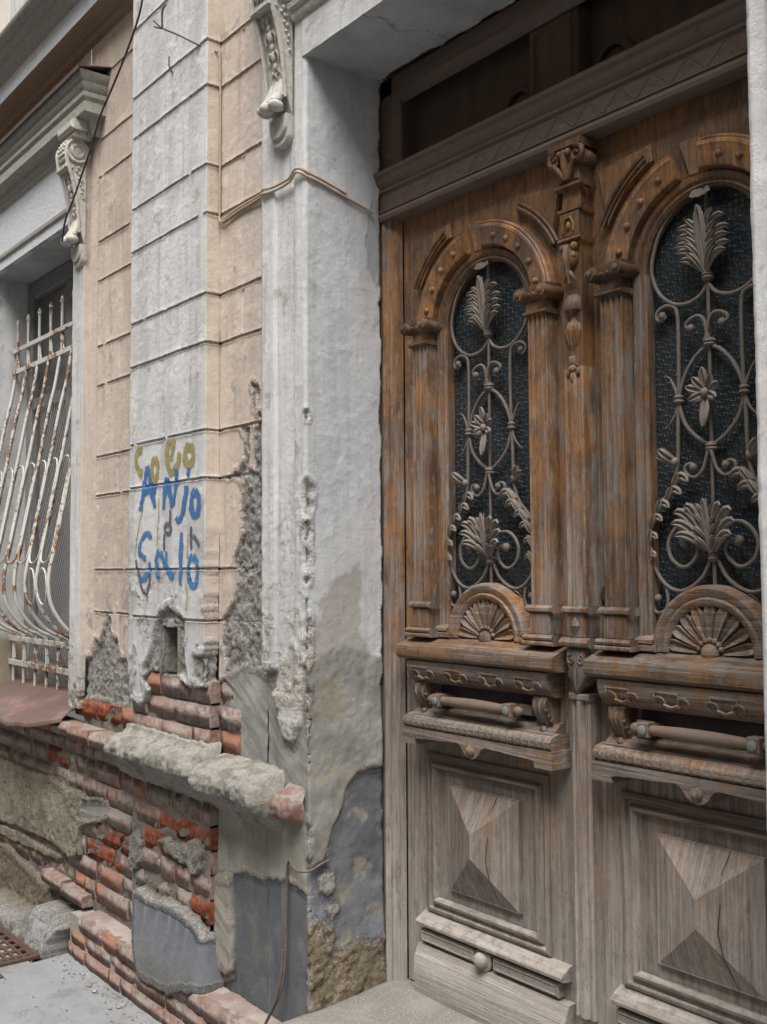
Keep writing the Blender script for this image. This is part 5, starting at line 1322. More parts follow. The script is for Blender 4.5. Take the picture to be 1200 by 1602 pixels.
# ---- shell fan at the foot of the glass
ZF = 1.442
b = MB(); b.arc(C1, ZF, [(.118, .326), (.118, .316), (.124, .310), (.134, .308), (.140, .314), (.146, .310), (.160, .308), (.168, .314), (.170, .322), (.170, .362)], 0, 180, 26)
b.prism([(C1+.122*math.cos(R(a)), ZF+.122*math.sin(R(a))) for a in range(0, 181, 12)], .326, .362); fan = P_('shell_fan', b, 'wood_h', label='carved scallop shell under the glass')
n = 9
for i in range(n):
    a = R(180*(i+.5)/n); pt = MB(); rows = []
    for j in range(7):
        r_ = .030+.090*j/6; hw = (R(180/n)/2*.93)*(1 if j < 6 else .62); rows.append([(C1+r_*math.cos(a+k*hw), .322-h_*(.4+.6*math.sin(j/6*2.4)), ZF+r_*math.sin(a+k*hw)) for k, h_ in ((-1, .0), (-.8, .010), (-.35, .006), (0, .003), (.35, .006), (.8, .010), (1, .0))])
    pt.grid(rows, flip=False); pt.build('petal', M['wood_h'], fan, sharp=50)
b = MB(); b.ell((C1, .318, ZF+.004), (.026, .018, .024), 10, 8)
for i in range(7): a = R(15+i*25); b.ell((C1+.032*math.cos(a), .316, ZF+.006+.030*math.sin(a)), (.008, .007, .008), 6, 4)
b.build('boss', M['wood_h'], fan, sharp=60)
for sg in (-1, 1):
    b = MB(); b.box(C1+sg*.150, C1+sg*.222, .300, .345, 1.440, 1.458, .003); b.line([(.040, 1.458), (.046, 1.462), (.044, 1.470), (.02, 1.480), (.0, 1.486)], C1+sg*.158 if sg > 0 else C1-.214, C1+.214 if sg > 0 else C1-.158, .345); P_('shell_foot', b, 'wood_h')

# ---- ledge, carved frieze, handle box
b = MB(); b.line([(.0, 1.368), (.080, 1.372), (.083, 1.378), (.090, 1.381), (.092, 1.393), (.088, 1.413), (.0, 1.444)], C1-.335, C1+.335, .330, True, .0); P_('ledge', b, 'wood_h', label='worn sloping ledge board')
fz = [(.035, 1.296), (.046, 1.300), (.058, 1.310), (.068, 1.324), (.074, 1.342), (.076, 1.366), (.070, 1.370), (.0, 1.370)]
b = MB(); b.line(fz, C1-.300, C1+.300, .330); fo = P_('frieze', b, 'wood_h', label='bulging frieze carved with scrolls')
for i in range(8):
    cv = MB()
    x0 = C1-.262+i*.075; sg = 1 if i % 2 == 0 else -1; pts = []
    for k in range(15):
        a = R(-60+k*32) if sg > 0 else R(240-k*32); r_ = .021*(1-k/18); z = 1.322+r_*math.sin(a); dd = np.interp(z, [1.296, 1.310, 1.324, 1.342, 1.37], [.038, .058, .068, .074, .077])
        pts.append((x0+r_*math.cos(a), .330-float(dd)-.0005, z))
    cv.tube(pts, [.0052*(1-k/24) for k in range(15)], 5)
    cv.tube([(x0+sg*.016, .259, 1.318), (x0+sg*.040, .2625, 1.311), (x0+sg*.055, .262, 1.318)], [.005, .004, .002], 5); cv.build('carved_scroll', M['wood_h'], fo, sharp=60)
cv = MB()
for x0 in (-.235, -.085, .075, .215): cv.box(C1+x0-.038, C1+x0+.038, .2515, .262, 1.346, 1.351); cv.box(C1+x0-.038, C1+x0-.033, .2525, .262, 1.336, 1.346); cv.box(C1+x0+.033, C1+x0+.038, .2525, .262, 1.336, 1.346)
cv.build('carved_border', M['wood_h'], fo, sharp=60)
b = MB(); b.box(C1-.21, C1+.21, .322, .331, 1.226, 1.294); P_('recess_plate', b, 'plate', label='dark iron plate behind the handle')
for sg in (-1, 1):
    b = MB(); xx = C1+sg*.255
    b.prism_x([(.331, 1.298), (.280, 1.298), (.273, 1.288), (.273, 1.270), (.284, 1.246), (.297, 1.225), (.306, 1.208), (.331, 1.206)], xx-.026, xx+.026)
    for k in (-1, 0, 1):
        b.tube([(xx+k*.017, .275, 1.286), (xx+k*.016, .273, 1.270), (xx+k*.014, .283, 1.248), (xx+k*.009, .297, 1.226), (xx, .306, 1.204)], [.007, .009, .008, .007, .005], 6)
    for i, z in enumerate((1.262, 1.246, 1.232)):
        for k in (-1, 1): b.ell((xx+k*.022, .276+.010*i, z), (.008, .007, .006), 6, 4)
    b.ell((xx, .290, 1.207), (.012, .010, .011), 7, 5); P_('corbel', b, 'wood_dark', sharp=50)
hz = 1.252; hb = MB(); hb.lathe((C1-.135, .262, hz), [(.0, -.002), (.012, -.002), (.0135, .008), (.0125, .014), (.0135, .02), (.016, .08), (.0168, .135), (.016, .19), (.0135, .25), (.0125, .256), (.0135, .262), (.012, .272), (0, .272)], 14, 'x'); handle = P_('handle', hb, 'handle', label='horizontal brown iron pull bar')
for sg in (-1, 1):
    xx = C1+.001+sg*.152; k = MB(); k.box(xx-.016, xx+.016, .244, .278, hz-.018, hz+.018, .003); k.box(xx-.011, xx+.011, .278, .324, hz-.012, hz+.012); k.ell((xx+sg*.032, .262, hz), (.017, .014, .014), 9, 7); k.box(xx+sg*.006, xx+sg*.055, .290, .324, hz-.014, hz+.016, .003); k.build('bracket_block', M['handle'], handle)
    k = MB(); k.lathe((xx, .2435, hz), [(.0125, 0), (.0125, .003), (.009, .005), (0, .0055)], 12, 'y'); k.build('bolt', M['bolt'], handle)
# torus with gadroons, drip board with its hanging lobe
b = MB(); b.line([(.0, 1.226), (.022, 1.222), (.030, 1.214), (.040, 1.206), (.048, 1.200), (.056, 1.198)], C1-.300, C1+.300, .330); b.line([(.04, 1.200), (.070, 1.192), (.082, 1.180), (.082, 1.166), (.072, 1.157), (.04, 1.155)][::-1], C1-.314, C1+.314, .330); to = P_('torus', b, 'wood_h')
b = MB(); nb = 22
for i in range(nb):
    x0 = C1-.305+.61*(i+.5)/nb; b.ell((x0, .272, 1.174), (.0150, .0285, .0225), 9, 6)
b.build('gadroon', M['wood_h'], to, sharp=60)
o_ = []
for u_, z in ((-.320, 1.106), (-.255, 1.106), (-.255, 1.122), (-.235, 1.126), (-.06, 1.134), (-.045, 1.128), (-.030, 1.108), (-.015, 1.097), (.0, 1.093), (.015, 1.097), (.030, 1.108), (.045, 1.128), (.06, 1.134), (.235, 1.126), (.255, 1.122), (.255, 1.106), (.320, 1.106), (.320, 1.156), (-.320, 1.156)): o_.append((C1+u_, z))
b = MB(); n = len(o_); k0 = [(x, .330, z) for x, z in o_]; k1 = [(x, .250, z) for x, z in o_]
b.add(k0+k1, [(i, (i+1) % n, n+(i+1) % n, n+i) for i in range(n)])
# front face as strips so the outline stays concave
bot_ = o_[:17]; xs_ = [p[0] for p in bot_]
for (xa, za), (xb2, zb) in zip(bot_[:-1], bot_[1:]):
    if abs(xa-xb2) > 1e-6: b.add([(xa, .250, za), (xb2, .250, zb), (xb2, .250, 1.156), (xa, .250, 1.156)], [(0, 1, 2, 3)])
dr = P_('drip_board', b, 'wood_h', label='drip board with a hanging lobe')
b = MB(); b.lathe((C1, .250, 1.118), [(.017, 0), (.017, .003), (.012, .010), (.005, .014), (0, .015)], 12, 'y'); b.build('knob', M['wood_dark'], dr)

# ---- panel with pyramid
PX = C1-.022
pmf = [(0, .330), (.000, .322), (.006, .318), (.014, .318), (.018, .326), (.026, .327), (.034, .314), (.042, .312), (.048, .322), (.052, .336), (.056, .341)]
for k in (1, 3): b = MB(); b.frame(PX-.262, PX+.262, .575, 1.072, pmf, (k,)); P_('panel_moulding', b, 'wood_v')
for k in (0, 2): b = MB(); b.frame(PX-.262, PX+.262, .575, 1.072, pmf, (k,)); P_('panel_moulding', b, 'wood_h')
b = MB(); b.box(PX-.208, PX+.208, .3255, .3295, .629, 1.018)
b = MB(); b.box(PX-.209, PX+.209, .3290, .3296, .628, 1.019); P_('panel_field', b, 'wood_v')
py = MB(); x0, x1, z0, z1 = PX-.148, PX+.152, .665, .985; yb, ya = .316, .258
py.box(x0, x1, yb, .330, z0, z1)
q = [(x0+.004, yb, z0+.004), (x1-.004, yb, z0+.004), (x1-.004, yb, z1-.004), (x0+.004, yb, z1-.004), (PX+.004, ya, .800), (PX+.004, ya, .868)]
N_ = 10
py.add([(x0+.004, yb-.0005, z0+.004), (x1-.004, yb-.0005, z0+.004), (x1-.004, yb-.0005, z1-.004), (x0+.004, yb-.0005, z1-.004), q[4], q[5]], [(0, 1, 4), (1, 2, 5, 4), (2, 3, 5), (3, 0, 4, 5)])
pyo = P_('pyramid', py, 'wood_v', label='raised pyramid boss with a split down one side', sharp=4)
ck = MB(); ck.tube([(PX+.066, .3135, .983), (PX+.056, .2900, .93), (PX+.058, .2790, .86), (PX+.052, .2765, .80), (PX+.064, .2815, .74), (PX+.070, .2965, .71), (PX+.082, .3130, .667)], [.0008, .0011, .0014, .0014, .0012, .0011, .0008], 5, sy=1); ck.build('split', M['plate'], pyo)
# ---- bottom rail
b = MB(); b.line([(.0, .528), (.022, .530), (.038, .533), (.044, .538), (.045, .545), (.040, .552), (.034, .555), (.018, .565), (.0, .572)], C1-.300, C1+.312, .330); P_('rail_moulding', b, 'wood_h')
b = MB(); b.box(C1-.292, C1-.048, .300, .330, .482, .520, .003); b.frame(C1-.288, C1-.052, .486, .516, [(0, .2995), (.003, .297), (.006, .2995)]); P_('rail_strip', b, 'wood_h')
b = MB(); b.box(C1+.030, C1+.286, .300, .330, .482, .520, .003); b.frame(C1+.034, C1+.282, .486, .516, [(0, .2995), (.003, .297), (.006, .2995)]); P_('rail_strip', b, 'wood_h')
b = MB(); b.lathe((C1-.010, .330, .502), [(.034, 0), (.034, .030), (.030, .034), (.026, .030), (.023, .034), (.023, .044), (.018, .054), (.010, .060), (0, .062)], 18, 'y'); P_('rail_boss', b, 'wood_h', label='round turned boss')
b = MB(); b.line([(.0, .318), (.042, .318), (.044, .324), (.044, .436), (.040, .442), (.030, .466), (.028, .472), (.0, .474)], C1-.308, C1+.322, .330); P_('kick_board', b, 'wood_h', label='plain grey kick board')

# the right leaf: same joinery, its varnish duller
leaf2 = copy_tree(leaf, None, DX); leaf2['label'] = 'right leaf of the carved oak double door, partly cut off by the white jamb'
for o in (leaf, leaf2): o['group'] = 'leaves of the double door'
def recol(o, name, mat):
    for ch in o.children:
        if ch.name.split('.')[0] == name:
            ch.data = ch.data.copy(); ch.data.materials[0] = M[mat]
        recol(ch, name, mat)
for ch in leaf2.children:
    if ch.name.startswith('arch_band') and 'label' in ch: ch['label'] = 'band of the arch'

# ================================================================== MIDDLE STRIP
mid = thing('door_astragal', 'carved pilaster strip covering the joint between the two door leaves', 'door strip', (AX, .30, LB))
A_ = lambda n_, mb, mat='wood_v', **k: mb.build(n_, M[mat], mid, **k)
YA = .3285
b = MB(); b.vline([(AX-.036, 0), (AX-.036, .050), (AX-.028, .054), (AX-.022, .048), (AX-.012, .048), (AX-.006, .056), (AX+.006, .056), (AX+.012, .048), (AX+.022, .048), (AX+.028, .054), (AX+.036, .050), (AX+.036, 0)], 1.552, 2.20, YA); A_('shaft', b)
b = MB(); b.vline([(AX-.0325, 0), (AX-.0325, .046), (AX+.0325, .046), (AX+.0325, 0)], 2.20, 2.70, YA); A_('upper_shaft', b, 'wood_warm')
b = MB(); b.line([(.046, 2.628), (.058, 2.634), (.058, 2.642), (.050, 2.646)], AX-.042, AX+.042, YA); b.box(AX-.034, AX+.034, .268, YA, 2.560, 2.628, .003); b.line([(.050, 2.545), (.062, 2.552), (.060, 2.560)], AX-.040, AX+.040, YA)
b.line([(.046, 2.695), (.064, 2.700), (.064, 2.708), (.050, 2.714)], AX-.050, AX+.050, YA); b.box(AX-.036, AX+.036, .270, YA, 2.714, 2.800, .004); b.line([(.06, 2.800), (.076, 2.806), (.076, 2.822), (.0, 2.826)], AX-.058, AX+.058, YA); cap = A_('capital', b, 'wood_dark')
b = MB()
for sg in (-1, 1):
    pts = []
    for k in range(14): a = R(100-k*34) if sg > 0 else R(80+k*34); r_ = .026*(1-k/16); pts.append((AX+sg*.038+r_*math.cos(a), .260, 2.780+r_*math.sin(a)))
    b.tube(pts, [.009*(1-k/28) for k in range(14)], 6); b.lathe((AX+sg*.040, YA, 2.778), [(.020, 0), (.020, .062), (.015, .066), (0, .066)], 12, 'y')
    b.tube([(AX+sg*.006, .262, 2.72), (AX+sg*.022, .256, 2.745), (AX+sg*.036, .250, 2.765)], [.007, .009, .006], 6)
b.tube([(AX, .264, 2.718), (AX, .256, 2.755), (AX, .248, 2.790)], [.008, .011, .009], 7)
for k in (-1, 0, 1): b.ell((AX+k*.016, .252, 2.790), (.010, .009, .010), 6, 5)
b.tube([(AX-.018, .2665, 2.572), (AX-.018, .2655, 2.596), (AX-.009, .2645, 2.612), (AX+.009, .2645, 2.612), (AX+.018, .2655, 2.596), (AX+.018, .2665, 2.572)], .004, 5); b.ell((AX, .266, 2.590), (.009, .006, .013), 7, 5)
b.build('scroll', M['wood_dark'], cap, sharp=60)
b = MB()           # carved pendant under the block
b.ell((AX, .276, 2.505), (.026, .022, .034), 10, 7)
for sg in (-1, 1): b.ell((AX+sg*.019, .268, 2.530), (.012, .012, .013), 8, 5); b.ell((AX+sg*.017, .268, 2.505), (.009, .010, .010), 7, 5); b.tube([(AX+sg*.004, .264, 2.462), (AX+sg*.014, .266, 2.448), (AX+sg*.020, .272, 2.436)], [.006, .006, .004], 6)
b.tube([(AX, .262, 2.535), (AX, .254, 2.505), (AX, .262, 2.470), (AX, .270, 2.430)], [.008, .010, .008, .005], 7); A_('carved_pendant', b, 'wood_dark', sharp=60)
b = MB(); b.lathe((AX, .292, 2.30), [(.0, -.055), (.010, -.055), (.018, -.040), (.027, -.008), (.029, .010), (.024, .022), (.014, .030), (.012, .042), (.017, .052), (.030, .058), (.032, .068), (.029, .088), (.020, .100), (0, .106)], 14)
for k in range(7): a = R(180+k*30); b.tube([(AX+.018*math.cos(a), .292+.018*math.sin(a), 2.262), (AX+.0285*math.cos(a), .292+.0285*math.sin(a), 2.300)], [.003, .0045], 5)
A_('turned_vase', b, 'wood_dark', sharp=50)
b = MB(); b.box(AX-.013, AX+.013, .272, .29, 2.205, 2.232, .004); b.ell((AX, .276, 2.196), (.014, .010, .012), 8, 5); b.ell((AX, .276, 2.172), (.008, .008, .018), 7, 5)
for sg in (-1, 1): b.ell((AX+sg*.017, .279, 2.186), (.008, .006, .012), 6, 4)
A_('drop', b, 'wood_dark', sharp=60)
b = MB(); b.line([(.054, 1.532), (.066, 1.537), (.066, 1.545), (.054, 1.552)], AX-.044, AX+.044, YA); b.box(AX-.034, AX+.034, .272, YA, 1.468, 1.532, .002); b.line([(.060, 1.442), (.070, 1.447), (.072, 1.455), (.064, 1.463), (.054, 1.468)], AX-.050, AX+.050, YA)
b.add([(AX-.018, .2715, 1.500), (AX, .2715, 1.474), (AX+.018, .2715, 1.500), (AX, .2715, 1.526), (AX, .256, 1.500)], [(0, 1, 4), (1, 2, 4), (2, 3, 4), (3, 0, 4)]); A_('diamond_block', b)
b = MB(); b.prism([(AX-.034, 1.440), (AX-.036, 1.40), (AX-.030, 1.385), (AX-.034, 1.365), (AX-.020, 1.345), (AX, 1.318), (AX+.020, 1.345), (AX+.034, 1.365), (AX+.030, 1.385), (AX+.036, 1.40), (AX+.034, 1.440)], .270, YA, .006)
for sg in (-1, 1):
    pts = []
    for k in range(12): a = R(90-k*36) if sg > 0 else R(90+k*36); r_ = .015*(1-k/14); pts.append((AX+sg*.016+r_*math.cos(a), .2685, 1.408+r_*math.sin(a)))
    b.tube(pts, .0026, 5)
b.tube([(AX, .268, 1.388), (AX, .266, 1.36), (AX, .269, 1.33)], [.006, .006, .002], 6); A_('leaf_plate', b, 'wood_v', sharp=50)
b = MB(); b.vline([(AX-.034, 0), (AX-.034, .040), (AX-.026, .046), (AX-.020, .040), (AX-.013, .040), (AX-.007, .050), (AX+.007, .050), (AX+.013, .040), (AX+.020, .040), (AX+.026, .046), (AX+.034, .040), (AX+.034, 0)], .470, 1.300, YA); b.box(AX-.036, AX+.036, .276, YA, 1.300, 1.318, .004); b.box(AX-.034, AX+.034, .300, YA, .33, .470); A_('lower_shaft', b)
# lock hardware
lk = thing('keyhole_cover', 'small dark lock escutcheon beside the right handle corbel', 'lock', (-1.78, .325, 1.27))
b = MB(); b.box(-1.800, -1.768, .322, .329, 1.240, 1.296, .002); b.lathe((-1.784, .322, 1.272), [(.007, 0), (.007, .004), (.004, .004)], 8, 'y'); b.build('plate', M['plate'], lk)
lc = thing('lock_cylinder', 'dark lock cylinder in a splintered hole beside the right colonnette', 'lock', (-1.815, .33, 1.58))
b = MB(); b.lathe((-1.812, .328, 1.582), [(.020, 0), (.020, .006), (.016, .010), (0, .010)], 12, 'y'); b.prism([(-1.828, 1.555), (-1.800, 1.548), (-1.792, 1.600), (-1.806, 1.618), (-1.830, 1.600)], .326, .331); b.build('cylinder', M['plate'], lc)

# ================================================================== WINDOW GRILLE
wg = thing('window_grille', 'chipped cream window bars that belly outwards low down, rust showing through', 'window bars', (-5.35, .12, 1.05))
belly = [(.12, 2.78), (.110, 2.75), (.085, 2.60), (.055, 2.47), (.015, 2.25), (-.026, 2.03), (-.054, 1.89), (-.082, 1.75), (-.100, 1.675), (-.107, 1.59), (-.094, 1.506), (-.062, 1.442), (-.017, 1.386), (.027, 1.354), (.062, 1.338), (.100, 1.322), (.118, 1.300)]
bxs = [-5.825, -5.662, -5.490, -5.326, -5.167, -5.013, -4.86, -4.71]
def smp(pts, k=3):
    p = [Vector((0, a, z)) for a, z in pts]; q = []
    for i in range(len(p)-1):
        a = p[max(i-1, 0)]; b_ = p[i]; c_ = p[i+1]; d_ = p[min(i+2, len(p)-1)]
        for j in range(k): t = j/k; q.append(.5*((2*b_)+(c_-a)*t+(2*a-5*b_+4*c_-d_)*t*t+(3*b_-a-3*c_+d_)*t**3))
    return q+[p[-1]]
bq = smp(belly)
byz = np.array([(v.y, v.z) for v in bq][::-1])
def by(z): return float(np.interp(z, byz[:, 1], byz[:, 0]))
for i, x in enumerate(bxs):
    t = MB(); ob = -.0
    t.tube([(x, v.y, v.z) for v in bq], .0095, 7); t.build('bar', M['grille'], wg, sharp=60)
    t = MB(); t.tube([(x, .12, 2.77), (x, .12, 3.045)], .0085, 7); t.lathe((x, .12, 3.04), [(.0085, 0), (.0125, .003), (.0125, .008), (.010, .012), (.012, .018), (.006, .032), (0, .040)], 8)
    t.tube([(x+.014, .12, 2.885), (x+.016, .12, 2.85), (x+.022, .12, 2.81), (x+.034, .12, 2.79)], .0045, 5); t.build('spear', M['grille'], wg, sharp=60)
    t = MB(); t.tube([(x, .12, 1.315), (x, .12, 1.045)], .0085, 7); t.tube([(x+.010, .12, 1.28), (x+.016, .12, 1.24), (x+.028, .12, 1.18)], .0045, 5); t.build('foot', M['grille'], wg, sharp=60)
for z, h_ in ((2.897, .024), (2.775, .026), (1.288, .028), (1.158, .030)):
    t = MB(); t.box(-5.865, -4.655, .104, .114, z-h_/2, z+h_/2, .002); t.build('rail', M['grille'], wg)
zc0, zc1 = 2.16, 1.74
for i in range(len(bxs)-1):
    xa, xb_ = bxs[i], bxs[i+1]; xm = (xa+xb_)/2; w = (xb_-xa)/2-.012; t = MB(); pts = []
    for k in range(33):
        a = 2*math.pi*k/32; cx_ = xm+w*math.copysign(abs(math.cos(a))**.8, math.cos(a)); z = (zc0-.03 if math.sin(a) > 0 else zc1+.03)+(.075)*math.sin(a)
        pts.append((cx_, by(z)-.006, z))
    t.tube(pts, .0045, 5, False); t.build('loop', M['grille'], wg, sharp=60)
for i in (5, 6):
    t = MB(); xm = (bxs[i]+bxs[i+1])/2; t.tube([(xm+.062*math.cos(R(a)), by(1.585+.062*math.sin(R(a)))-.004, 1.585+.085*math.sin(R(a))) for a in range(0, 361, 15)], .0045, 5, False); t.build('ring', M['grille'], wg, sharp=60)
t = MB(); n = 0
Wx0, Wx1, Wz0, Wz1 = -5.60, -4.70, 1.10, 2.56; pz = .026
mlen = Wz1-Wz0
k = Wx0-mlen*.55
while k < Wx1+mlen*.55:
    for sg in (-1, 1):
        p0 = [k, Wz0]; p1 = [k+sg*mlen*.55, Wz1]
        # clip in x
        def clip(a, b_):
            out = []
            for p, q_ in ((a, b_), (b_, a)):
                x, z = p
                if x < Wx0: tt = (Wx0-x)/(q_[0]-x) if q_[0] != x else 2; z = z+(q_[1]-z)*tt; x = Wx0
                elif x > Wx1: tt = (Wx1-x)/(q_[0]-x) if q_[0] != x else 2; z = z+(q_[1]-z)*tt; x = Wx1
                out.append((x, z))
            return out
        if (p0[0] < Wx0 and p1[0] < Wx0) or (p0[0] > Wx1 and p1[0] > Wx1): continue
        a, c_ = clip(p0, p1)
        if abs(a[1]-c_[1]) > .02: t.tube([(a[0], .172+.001*sg, a[1]), (c_[0], .172+.001*sg, c_[1])], .0011, 3, False)
    k += pz
mo = t.build('wire_mesh', M['wire'], wg, sharp=60, fix=False); mo['kind'] = 'stuff'

# ================================================================== CABLES
def cable(name, label, strands, mat, r_=.006, extra=None):
    o = thing(name, label, 'cable', strands[0][0])
    for st in strands:
        p = [Vector(q) for q in st]; q2 = []
        for i in range(len(p)-1):
            a = p[max(i-1, 0)]; b_ = p[i]; c_ = p[i+1]; d_ = p[min(i+2, len(p)-1)]
            for j in range(4): t = j/4; q2.append(.5*((2*b_)+(c_-a)*t+(2*a-5*b_+4*c_-d_)*t*t+(3*b_-a-3*c_+d_)*t**3))
        q2.append(p[-1]); m_ = MB(); m_.tube(q2, r_, 7); m_.build('strand', mat, o, sharp=60)
    return o
# the thin black cable that hangs from above to the window bracket
cable('hanging_cable', 'thin dark cable drooping across the pilaster to the window bracket', [[(-3.62, -.16, 4.02), (-3.673, -.155, 3.86), (-3.79, -.15, 3.755), (-3.94, -.145, 3.66), (-4.08, -.145, 3.57), (-4.17, -.145, 3.47), (-4.29, -.145, 3.36), (-4.37, -.145, 3.29), (-4.46, -.145, 3.22), (-4.53, -.13, 3.15)]], M['cable_d'], .0042)
cable('wall_cable', 'painted over cable running down beside the pilaster and along to the doorway', [
 [(-3.310, -.010, 3.58), (-3.308, -.008, 3.45), (-3.308, -.008, 3.30), (-3.308, -.008, 3.15), (-3.308, -.008, 3.03), (-3.306, -.010, 2.965), (-3.30, -.014, 2.935), (-3.27, -.012, 2.925), (-3.16, -.010, 2.935), (-3.05, -.012, 2.937), (-2.99, -.022, 2.935), (-2.968, -.040, 2.930), (-2.92, -.038, 2.922), (-2.85, -.038, 2.918), (-2.79, -.040, 2.922), (-2.755, -.046, 2.936), (-2.728, -.044, 2.930), (-2.711, -.02, 2.915), (-2.711, .03, 2.905), (-2.711, .11, 2.885), (-2.711, .185, 2.868), (-2.711, .24, 2.852)],
 [(-3.30, -.006, 2.935), (-3.16, -.008, 2.947), (-3.05, -.008, 2.950), (-2.99, -.020, 2.948), (-2.965, -.038, 2.944), (-2.90, -.040, 2.933), (-2.80, -.040, 2.932), (-2.755, -.046, 2.948), (-2.726, -.040, 2.942), (-2.711, -.01, 2.927), (-2.711, .06, 2.912), (-2.711, .13, 2.893)]], M['cable_p'], .0044)
cable('cable_stub', 'frayed cable end sticking out of the pilaster edge high up', [[(-3.312, -.02, 3.57), (-3.38, -.07, 3.615), (-3.44, -.11, 3.66), (-3.50, -.15, 3.70), (-3.53, -.17, 3.735)], [(-3.50, -.15, 3.70), (-3.47, -.165, 3.745), (-3.43, -.17, 3.755)], [(-3.505, -.152, 3.70), (-3.535, -.165, 3.715)]], M['cable_g'], .0035)
cable('rusty_wire', 'rusty wire sticking up from a joint of the pilaster', [[(-3.585, -.062, 3.585), (-3.59, -.075, 3.61), (-3.597, -.072, 3.64), (-3.60, -.07, 3.655)]], M['rustdark'], .003)
cable('ground_cable', 'grey cable rising from the doorstep to a broken hook by the door corner', [
 [(-2.915, -.055, .20), (-2.87, -.042, .28), (-2.846, -.034, .34), (-2.836, -.030, .42), (-2.834, -.028, .52), (-2.832, -.027, .62), (-2.828, -.028, .69), (-2.816, -.032, .725), (-2.795, -.038, .738), (-2.765, -.046, .728), (-2.735, -.048, .722), (-2.712, -.02, .722), (-2.711, .02, .735), (-2.711, .05, .742)],
 [(-2.906, -.058, .21), (-2.862, -.045, .30), (-2.846, -.038, .38), (-2.842, -.034, .45)]], M['cable_g'], .0045)
hk = MB()
# ================================================================== GROUND
def f_pave(xs, ys, h, c):
    keep = ~((xs < -4.46) & (ys > -.245) & (ys < -.02))
    h = (fbm(xs, ys, 2.2, 4, 5)-.5)*.010+(fbm(xs, ys, 16, 4, 6)-.5)*.003
    h = np.where((xs > -4.46) | (ys < -.25), h, h-.0)
    near = sm(-.22, -.09, ys); h = h+near*.012*fbm(xs, ys, 22, 4, 7)
    return h, c, keep
pv = flat_relief('pavement', -9, 3, -2.6, .05, 0.0, False, (.3, .3, .3), None, ds=.022, seed=11, mat=M['pavement'], extra=f_pave); tag(pv, kind='structure')
b = MB(); b.box(-9, 3, -2.72, -2.6, -.16, -.002); tag(b.build('kerb', M['concrete']), kind='structure')
b = MB(); b.add([(-60, -60, -.14), (60, -60, -.14), (60, -2.68, -.14), (-60, -2.68, -.14)], [(0, 1, 2, 3)]); tag(b.build('road', M['asphalt'], fix=False), kind='structure')
b = MB(); b.add([(-600, -600, -.16), (600, -600, -.16), (600, 600, -.16), (-600, 600, -.16)], [(0, 1, 2, 3)]); tag(b.build('ground', M['asphalt'], fix=False), kind='structure')
b = MB(); b.grid([[(-7, -.245, .0), (-7, -.245, -.5), (-7, .0, -.5), (-7, .0, .0)], [(-4.46, -.245, .0), (-4.46, -.245, -.5), (-4.46, .0, -.5), (-4.46, .0, .0)]]); b.box(-4.462, -4.45, -.25, 0, -.5, -.004); tag(b.build('cellar_well', M['asphalt']), kind='structure')
# cellar grating: a rusty plate of slotted bars in an angle frame
gt = thing('cellar_grating', 'rusty slotted iron grating over the cellar well', 'grating', (-5.0, -.33, .0))
b = MB(); b.box(-6.6, -4.492, -.440, -.412, .001, .012, .0); b.box(-6.6, -4.492, -.222, -.206, .001, .014); b.box(-4.506, -4.480, -.440, -.206, .002, .015); b.box(-4.50, -4.36, -.43, -.40, .001, .006); b.build('rim', M['rustdark'], gt)
for i in range(26):
    x = -4.545-i*.072
    t = MB(); t.box(x-.012, x+.012, -.412, -.222, .002, .010); t.build('cross_bar', M['rustdark'], gt)
for j in range(6):
    t = MB(); y = -.398+j*.034; t.box(-6.5, -4.506, y-.006, y+.006, .003, .011); t.build('long_bar', M['rustdark'], gt)
# doorstep: worn terrazzo slab
def f_step():
    xs = np.linspace(-2.83, -.9, 150); ys = np.linspace(-.42, .34, 60); X, Y = np.meshgrid(xs, ys, indexing='ij')
    ex = np.clip((X+2.83)/.16, 0, 1); ey = np.clip((Y+.42)/.07, 0, 1)
    z = .302+.020*sm(.0, .28, Y)+(fbm(X, Y, 7, 4, 3)-.5)*.010-.26*(1-np.sqrt(1-(1-ex)**2))-.30*(1-np.sqrt(np.clip(1-(1-ey)**2, 0, 1)))
    dirt = sm(.22, .30, Y); z = z+.004*dirt
    z = z-.01*np.exp(-((X+1.9)/.4)**2)*(1-dirt)
    P = np.stack([X, Y, z], -1); nu, nv = X.shape; idx = np.arange(nu*nv).reshape(nu, nv)
    q = np.stack([idx[:-1, :-1], idx[1:, :-1], idx[1:, 1:], idx[:-1, 1:]], -1).reshape(-1, 4).tolist()
    v = P.reshape(-1, 3).tolist(); o = len(v); nb = [(-2.83, -.42, -.02), (-.9, -.42, -.02), (-.9, .34, -.02), (-2.83, .34, -.02)]; v += nb
    q += [tuple([o+1, o]+idx[:, 0].tolist()), tuple([o, o+3]+idx[0, ::-1].tolist())]
    me = bpy.data.meshes.new('doorstep'); me.from_pydata(v, [], q); me.materials.append(M['terrazzo']); me.shade_smooth(); return link_mesh('doorstep', me)
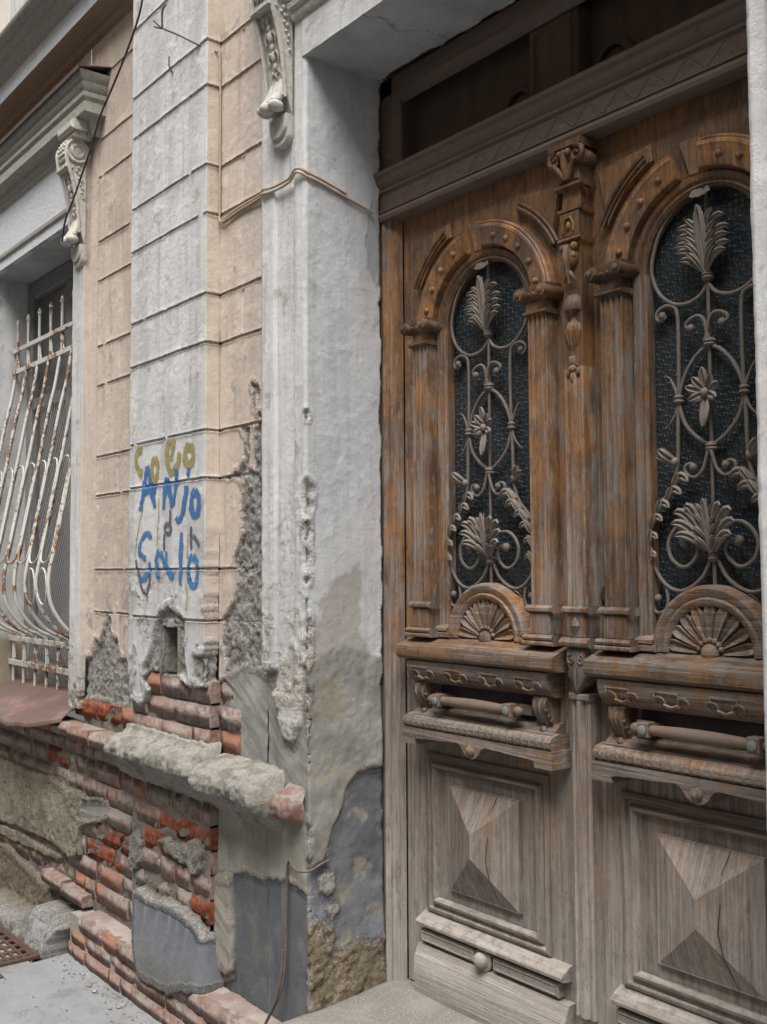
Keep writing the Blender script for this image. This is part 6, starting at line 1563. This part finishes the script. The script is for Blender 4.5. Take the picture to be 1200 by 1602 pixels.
tag(f_step(), 'worn rounded terrazzo doorstep in front of the double door', 'doorstep')
# litter
cg = thing('cigarette_butt', 'white cigarette butt lying on the pavement by the grating', 'litter', (-4.28, -.447, .008))
b = MB(); b.lathe((-4.30, -.455, .010), [(0, 0), (.004, 0), (.004, .022), (0, .022)], 8, 'x'); b.build('paper', M['whitepaint'], cg); b = MB(); b.lathe((-4.278, -.455, .010), [(0, 0), (.0041, 0), (.0041, .008), (0, .008)], 8, 'x'); b.build('filter', M['peach'], cg)
rg = random.Random(5); g = MB()
for i in range(420):
    if rg.random() < .7: x = rg.uniform(-4.5, -3.0); y = -.11-abs(rg.gauss(0, .035))
    else: x = rg.uniform(-4.9, -3.2); y = rg.uniform(-1.0, -.1)
    if x < -4.46 and y > -.45: continue
    s_ = rg.uniform(.0015, .005); g.ell((x, y, .004+s_*.5), (s_*rg.uniform(.8, 1.4), s_, s_*.8), 5, 3)
for i in range(22):
    x = rg.uniform(-4.4, -3.1); y = -.115-abs(rg.gauss(0, .06)); s_ = rg.uniform(.005, .012)
    g.ell((x, y, .004+s_*.3), (s_*rg.uniform(.8, 1.5), s_, s_*.6), 6, 4)
tag(g.build('grit', M['concrete'], jitter=.0015), 'crumbs of mortar and grit along the foot of the wall', 'grit', kind='stuff')

# ================================================================== HOUSE ACROSS THE STREET (seen only in the glass; it shades the lane)
op = thing('opposite_house', 'plain rendered house on the other side of the lane', 'building', (-2, -7.5, 0))
b = MB(); b.box(-16, 12, -9.5, -7.5, -.15, 10.5); b.build('wall', M['peach'], op)
b = MB(); b.box(-16.2, 12.2, -9.7, -7.2, 10.5, 10.75); b.build('eaves', M['greymould'], op)
for i in range(9):
    for z in (1.2, 4.6, 7.8):
        x = -14.5+i*3.0; b = MB(); b.box(x, x+1.1, -7.52, -7.47, z, z+1.8); w_ = b.build('window', M['winframe'], op)
        for k in (0, 1): b = MB(); b.box(x+.07+k*.5, x+.5+k*.5, -7.475, -7.462, z+.08, z+1.72); b.build('pane', M['winglass'], w_)
